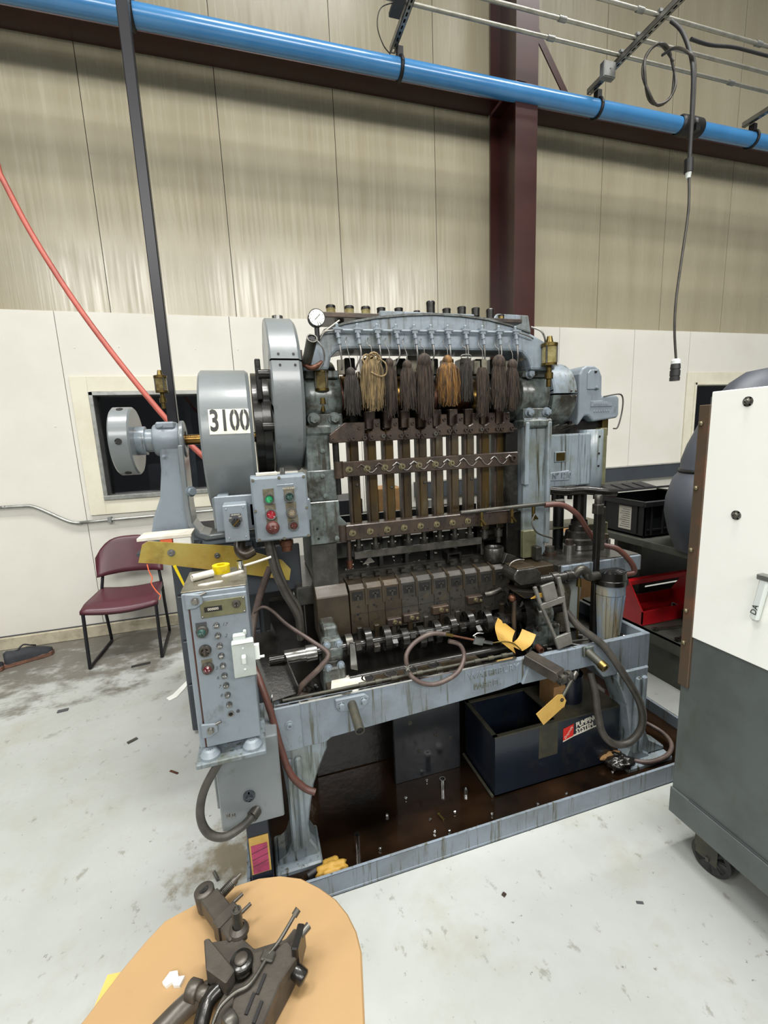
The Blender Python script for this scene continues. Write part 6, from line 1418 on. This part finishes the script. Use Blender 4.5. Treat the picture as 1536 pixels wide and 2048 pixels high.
# ------------------------------------------------------------------ things behind the press
WB = T('rear_bench', 'dark workbench behind the press, seen between the plungers', 'bench', (1.0, 3.4, 0))
MB().box(.45, 1.75, 3.1, 3.7, .86, .90).build('bench_top', 'black', WB, .003)
for x in (.5, 1.7):
    for y in (3.14, 3.66): MB().box(x - .03, x + .03, y - .03, y + .03, 0, .86).build('leg', 'black', WB)
MB().box(.5, 1.7, 3.3, 3.66, .30, .33).build('shelf', 'black', WB)
solo(MB().box(.50, .78, 3.2, 3.55, .901, 1.09), 'storage_bin', 'crate', 'black storage bin on the bench behind the left plungers', 'bin', bev=.01)
solo(MB().box(.92, 1.12, 3.25, 3.5, .901, 1.14), 'cardboard_box', 'cardboard', 'brown carton on the bench behind the plungers', 'carton', bev=.003)
sbt = T('spray_bottle', 'bottle with a bright green cap behind the plungers', 'bottle', (.86, 3.2, .9))
MB().lathe([(0, .035), (.13, .035), (.17, .014), (.20, .014)], (.86, 3.2, .901), (0, 0, 1), 16).build('bottle', 'gray_plastic', sbt)
MB().cyl((.86, 3.2, 1.10), (.86, 3.2, 1.28), .024, n=14).build('cap', 'green', sbt)
solo(MB().cyl((1.35, 3.3, .901), (1.35, 3.3, 1.02), .05, n=20), 'metal_can', 'galv', 'plain metal can on the bench behind the right plungers', 'can')
# ------------------------------------------------------------------ bench at the right with crate and red tray
RB = T('side_bench', 'grey steel side bench with a lower shelf to the right of the press', 'bench', (2.9, 2.2, 0))
bx = 2.27
MB().box(bx, 3.6, 1.25, 2.62, .80, .845).build('bench_top', 'bench', RB, .004)
MB().box(bx - .02, 3.6, 1.25, 2.55, .285, .305).build('lower_shelf', 'bench', RB, .003)
MB().box(bx - .02, bx - .012, 1.25, 2.55, .225, .305).build('shelf_lip', 'bench', RB, .002)
for y in (1.35, 2.5):
    for x in (bx + .45, 3.5): MB().box(x - .03, x + .03, y - .03, y + .03, 0, .80).build('leg', 'bench', RB, .002)
MB().box(bx + .02, bx + .03, 1.4, 2.5, .0, .225).build('skirt', 'bench', RB)
MB().box(bx + .3, 3.6, 2.57, 2.60, .305, .80).build('bench_dark_backing', 'bench', RB)  # added dark panel, darkens the view under the bench
BC = T('black_crate', 'black plastic attached-lid crate with a paper label on the side bench', 'crate', (2.45, 2.1, .846))
cx0, cx1, cy0, cy1, cz0, cz1 = 2.30, 2.85, 2.10, 2.50, .847, 1.075
def taper(z): return .02 * (1 - (z - cz0) / (cz1 - cz0))
for nm, a in (('front_wall', (cx0, cx1, cy0, cy0 + .01)), ('rear_wall', (cx0, cx1, cy1 - .01, cy1)), ('end_wall', (cx0, cx0 + .01, cy0, cy1)), ('end_wall', (cx1 - .01, cx1, cy0, cy1))):
    MB().box(a[0], a[1], a[2], a[3], cz0, cz1).build(nm, 'crate', BC, .003)
MB().box(cx0, cx1, cy0, cy1, cz0, cz0 + .012).build('crate_floor', 'crate', BC)
MB().box(cx0 - .02, cx1 + .02, cy0 - .02, cy0, cz1 - .03, cz1 + .004).box(cx0 - .02, cx0, cy0, cy1 + .02, cz1 - .03, cz1 + .004).box(cx1, cx1 + .02, cy0, cy1 + .02, cz1 - .03, cz1 + .004).build('rim', 'crate', BC, .003)
for k in range(6): MB().box(cx0 + .04 + .09 * k, cx0 + .055 + .09 * k, cy0 - .012, cy0, cz0 + .02, cz1 - .03).build('rib', 'crate', BC, .002)
MB().box(cx0 + .02, cx1 - .02, cy0 - .008, cy0, cz0 + .045, cz0 + .055).build('rib', 'crate', BC)
MB().box(cx0 - .008, cx0, cy0 + .05, cy0 + .065, cz0 + .02, cz1 - .03).box(cx0 - .008, cx0, cy1 - .08, cy1 - .065, cz0 + .02, cz1 - .03).build('rib', 'crate', BC, .002)
MB().box(cx0 - .0015, cx0 - .0005, cy0 + .10, cy0 + .20, cz0 + .035, cz0 + .185).build('paper_label', 'white_paper', BC)
for k in range(9): MB().box(cx0 - .002, cx0 - .0015, cy0 + .11, cy0 + .19 - .01 * (k % 3), cz0 + .05 + .014 * k, cz0 + .053 + .014 * k).build('label_line', 'ink_gray', BC)
for k, yy in enumerate((cy1 + .0, cy1 - .16)):
    fl_ = MB(); ys_ = yy
    M2 = Matrix.Translation((cx0, cy1 + .0, cz1 + .004)) @ Matrix.Rotation(math.radians(10 - 20 * k), 4, 'X')
    fl_.box(0, cx1 - cx0, -.0 if k == 0 else -.15, .16 if k == 0 else 0, .004, .012, M2)
    for q in range(5): fl_.box(.04 + .1 * q, .11 + .1 * q, .01 if k == 0 else -.13, .14 if k == 0 else -.01, .012, .018, M2)
    fl_.build('lid_flap', 'crate', BC, .002)
RT = T('red_tool_tray', 'red steel tool tote with a carrying handle on the lower shelf of the side bench', 'tool tray', (2.5, 2.15, .306))
MB().box(2.24, 2.80, 2.02, 2.027, .318, .40).build('front_wall', 'red_paint', RT)
MB().box(2.24, 2.80, 2.29, 2.297, .318, .385).build('rear_wall', 'red_paint', RT)
MB().box(2.24, 2.80, 2.02, 2.297, .310, .318).build('tray_floor', 'red_paint', RT)
for x in (2.24, 2.793): MB().prism([(2.02, .318), (2.02, .40), (2.13, .565), (2.187, .565), (2.297, .385), (2.297, .318)], 'x', x, x + .007).build('end_plate', 'red_paint', RT)
MB().box(2.245, 2.795, 2.14, 2.178, .53, .565).build('handle', 'red_paint', RT, .004)
solo(MB().ring((2.62, 2.15, .319), (2.62, 2.12, .35), .014, .022, 14), 'socket', 'chrome', 'chrome socket lying inside the red tool tote', 'socket')
def wrench(p, q, w, label, m_='black_steel'):
    p, q = V(p), V(q); mb = MB().bar(p, q, w, .008); d = (q - p).normalized()
    mb.ring(p + V(0, 0, -.006), p + V(0, 0, .008), w * .55, w * 1.1, 14).cyl(q + V(0, 0, -.006), q + V(0, 0, .008), w * 1.0, n=8)
    solo(mb, 'wrench', m_, label, 'wrench')
wrench((2.27, 1.95, .313), (2.62, 1.90, .313), .016, 'long grey wrench just in front of the red tool tote', 'steel_dull')
wrench((2.27, 1.80, .313), (2.50, 1.86, .313), .016, 'dark wrench on the lower shelf, nearest the shelf corner by the press')
wrench((2.30, 1.72, .313), (2.56, 1.74, .313), .018, 'bright chrome wrench at the front of the lower shelf', 'chrome')
wrench((2.29, 1.62, .313), (2.5, 1.60, .313), .014, 'small dull wrench lying nearest the grey cart on the lower shelf', 'steel_dull')
solo(MB().box(2.52, 2.80, 1.86, 1.99, .319, .39), 'black_case', 'crate', 'black tool case on the lower shelf in front of the red tote', 'case', bev=.004)
solo(MB().box(2.36, 2.70, 2.85, 3.15, .0, .72), 'cardboard_box', 'cardboard', 'tall brown cardboard box on the floor behind the side bench', 'carton', bev=.003)
# dark grey domed cover behind the cart
DC = T('domed_cover', 'dark grey domed machine cover rising behind the white cart', 'cover', (2.72, 1.76, .847))
prof = [(0.0, .50), (.10, .55), (.22, .585), (.30, .58), (.40, .545), (.44, .50), (.50, .50), (.58, .47), (.70, .40), (.82, .32), (.90, .24), (.955, .14), (.975, 0.0)]
mb = MB().lathe(prof, (0, 0, 0), (0, 0, 1), 40)
mb.v = [Vector((2.72 + p.x, 1.76 + p.y * .48, .847 + p.z)) for p in mb.v]
mb.build('dome', 'cover_gray', DC, .0004)
mb = MB().torus((0, 0, 1.29 - .847), (0, 0, 1), .503, .012, 40, 6)
mb.v = [Vector((2.72 + p.x, 1.76 + p.y * .48, .847 + p.z)) for p in mb.v]
mb.build('seam', 'black', DC)
# ------------------------------------------------------------------ white and grey cart at the right
CT = T('rolling_cart', 'tall white and dark grey rolling cabinet at the right edge', 'cart', (1.7, .7, 0))
kx0, kx1, ky0, ky1, kz0, kz1 = 1.352, 2.05, .12, 1.055, .155, 1.625
MB().box(kx0 + .004, kx1, ky0, ky1, kz0, .86).build('lower_body', 'cart_gray', CT, .004)
MB().box(kx0 + .02, kx1, ky0, ky1 - .01, .86, kz1).build('upper_body', 'cart_gray', CT, .004)
MB().box(kx0 - .002, kx0 + .02, ky0, ky1 - .032, .845, kz1 + .012).build('white_panel', 'cart_white', CT, .002)
MB().box(kx0 - .004, kx0 + .004, ky0, ky1, kz0, kz0 + .10).build('bottom_lip', 'cart_gray', CT, .002)
MB().box(kx0 - .0025, kx0 + .001, .70, .985, kz0 + .1, kz0 + .105).build('scratch_groove', 'ink_gray', CT)
an = MB().box(kx0 - .006, kx0 + .02, ky1 - .034, ky1 + .002, .66, 1.60).build('corner_angle', 'rust_angle', CT, .002)
for z in (1.544, 1.343, 1.14, .931, .817): bolt(an, (kx0 - .006, ky1 - .010, z), (-1, 0, 0), .008, 'brass_bolt', 'dome')
for y, z in ((.918, 1.600), (.920, 1.275), (.52, 1.600), (.52, 1.275)):
    bolt(CT, (kx0 - .002, y, z), (-1, 0, 0), .010, 'steel_dull', 'dome', 'panel_screw')
    MB().cyl((kx0 - .002, y, z), (kx0 - .004, y, z), .014, n=16).build('screw_washer', 'wire', CT)
hd = MB().bar((kx0 - .016, .818, 1.115), (kx0 - .012, .838, .985), .022, .016, (1, 0, 0)).build('hook_handle', 'white_plastic', CT, .004)
MB().box(kx0 - .026, kx0 - .002, .798, .836, 1.108, 1.124).build('handle_clip', 'galv', CT, .002)
Mx = Matrix.Translation((kx0 - .0225, .833, 1.018)) @ Matrix.Rotation(-PI / 2, 4, 'Z') @ FR @ Matrix.Rotation(math.radians(80), 4, 'Z')
MB().text('DA', .022, .0005, Mx).build('tag_lettering', 'ink', CT)
def caster(x, y):
    MB().lathe([(-.016, 0), (-.016, .05), (-.012, .062), (.012, .062), (.016, .05), (.016, 0)], (x, y, .062), (1, .18, 0), 26).build('caster_wheel', 'rubber', CT)
    MB().box(x - .024, x - .019, y - .03, y + .05, .05, .152).box(x + .019, x + .024, y - .03, y + .05, .05, .152).box(x - .035, x + .035, y - .035, y + .06, .148, .156).build('caster_fork', 'tank_trim', CT, .002)
    MB().cyl((x - .03, y, .062), (x + .03, y, .062), .008, n=10).build('caster_axle', 'steel_dull', CT)
caster(1.41, .93); caster(1.41, .22); caster(1.97, .93); caster(1.97, .22)
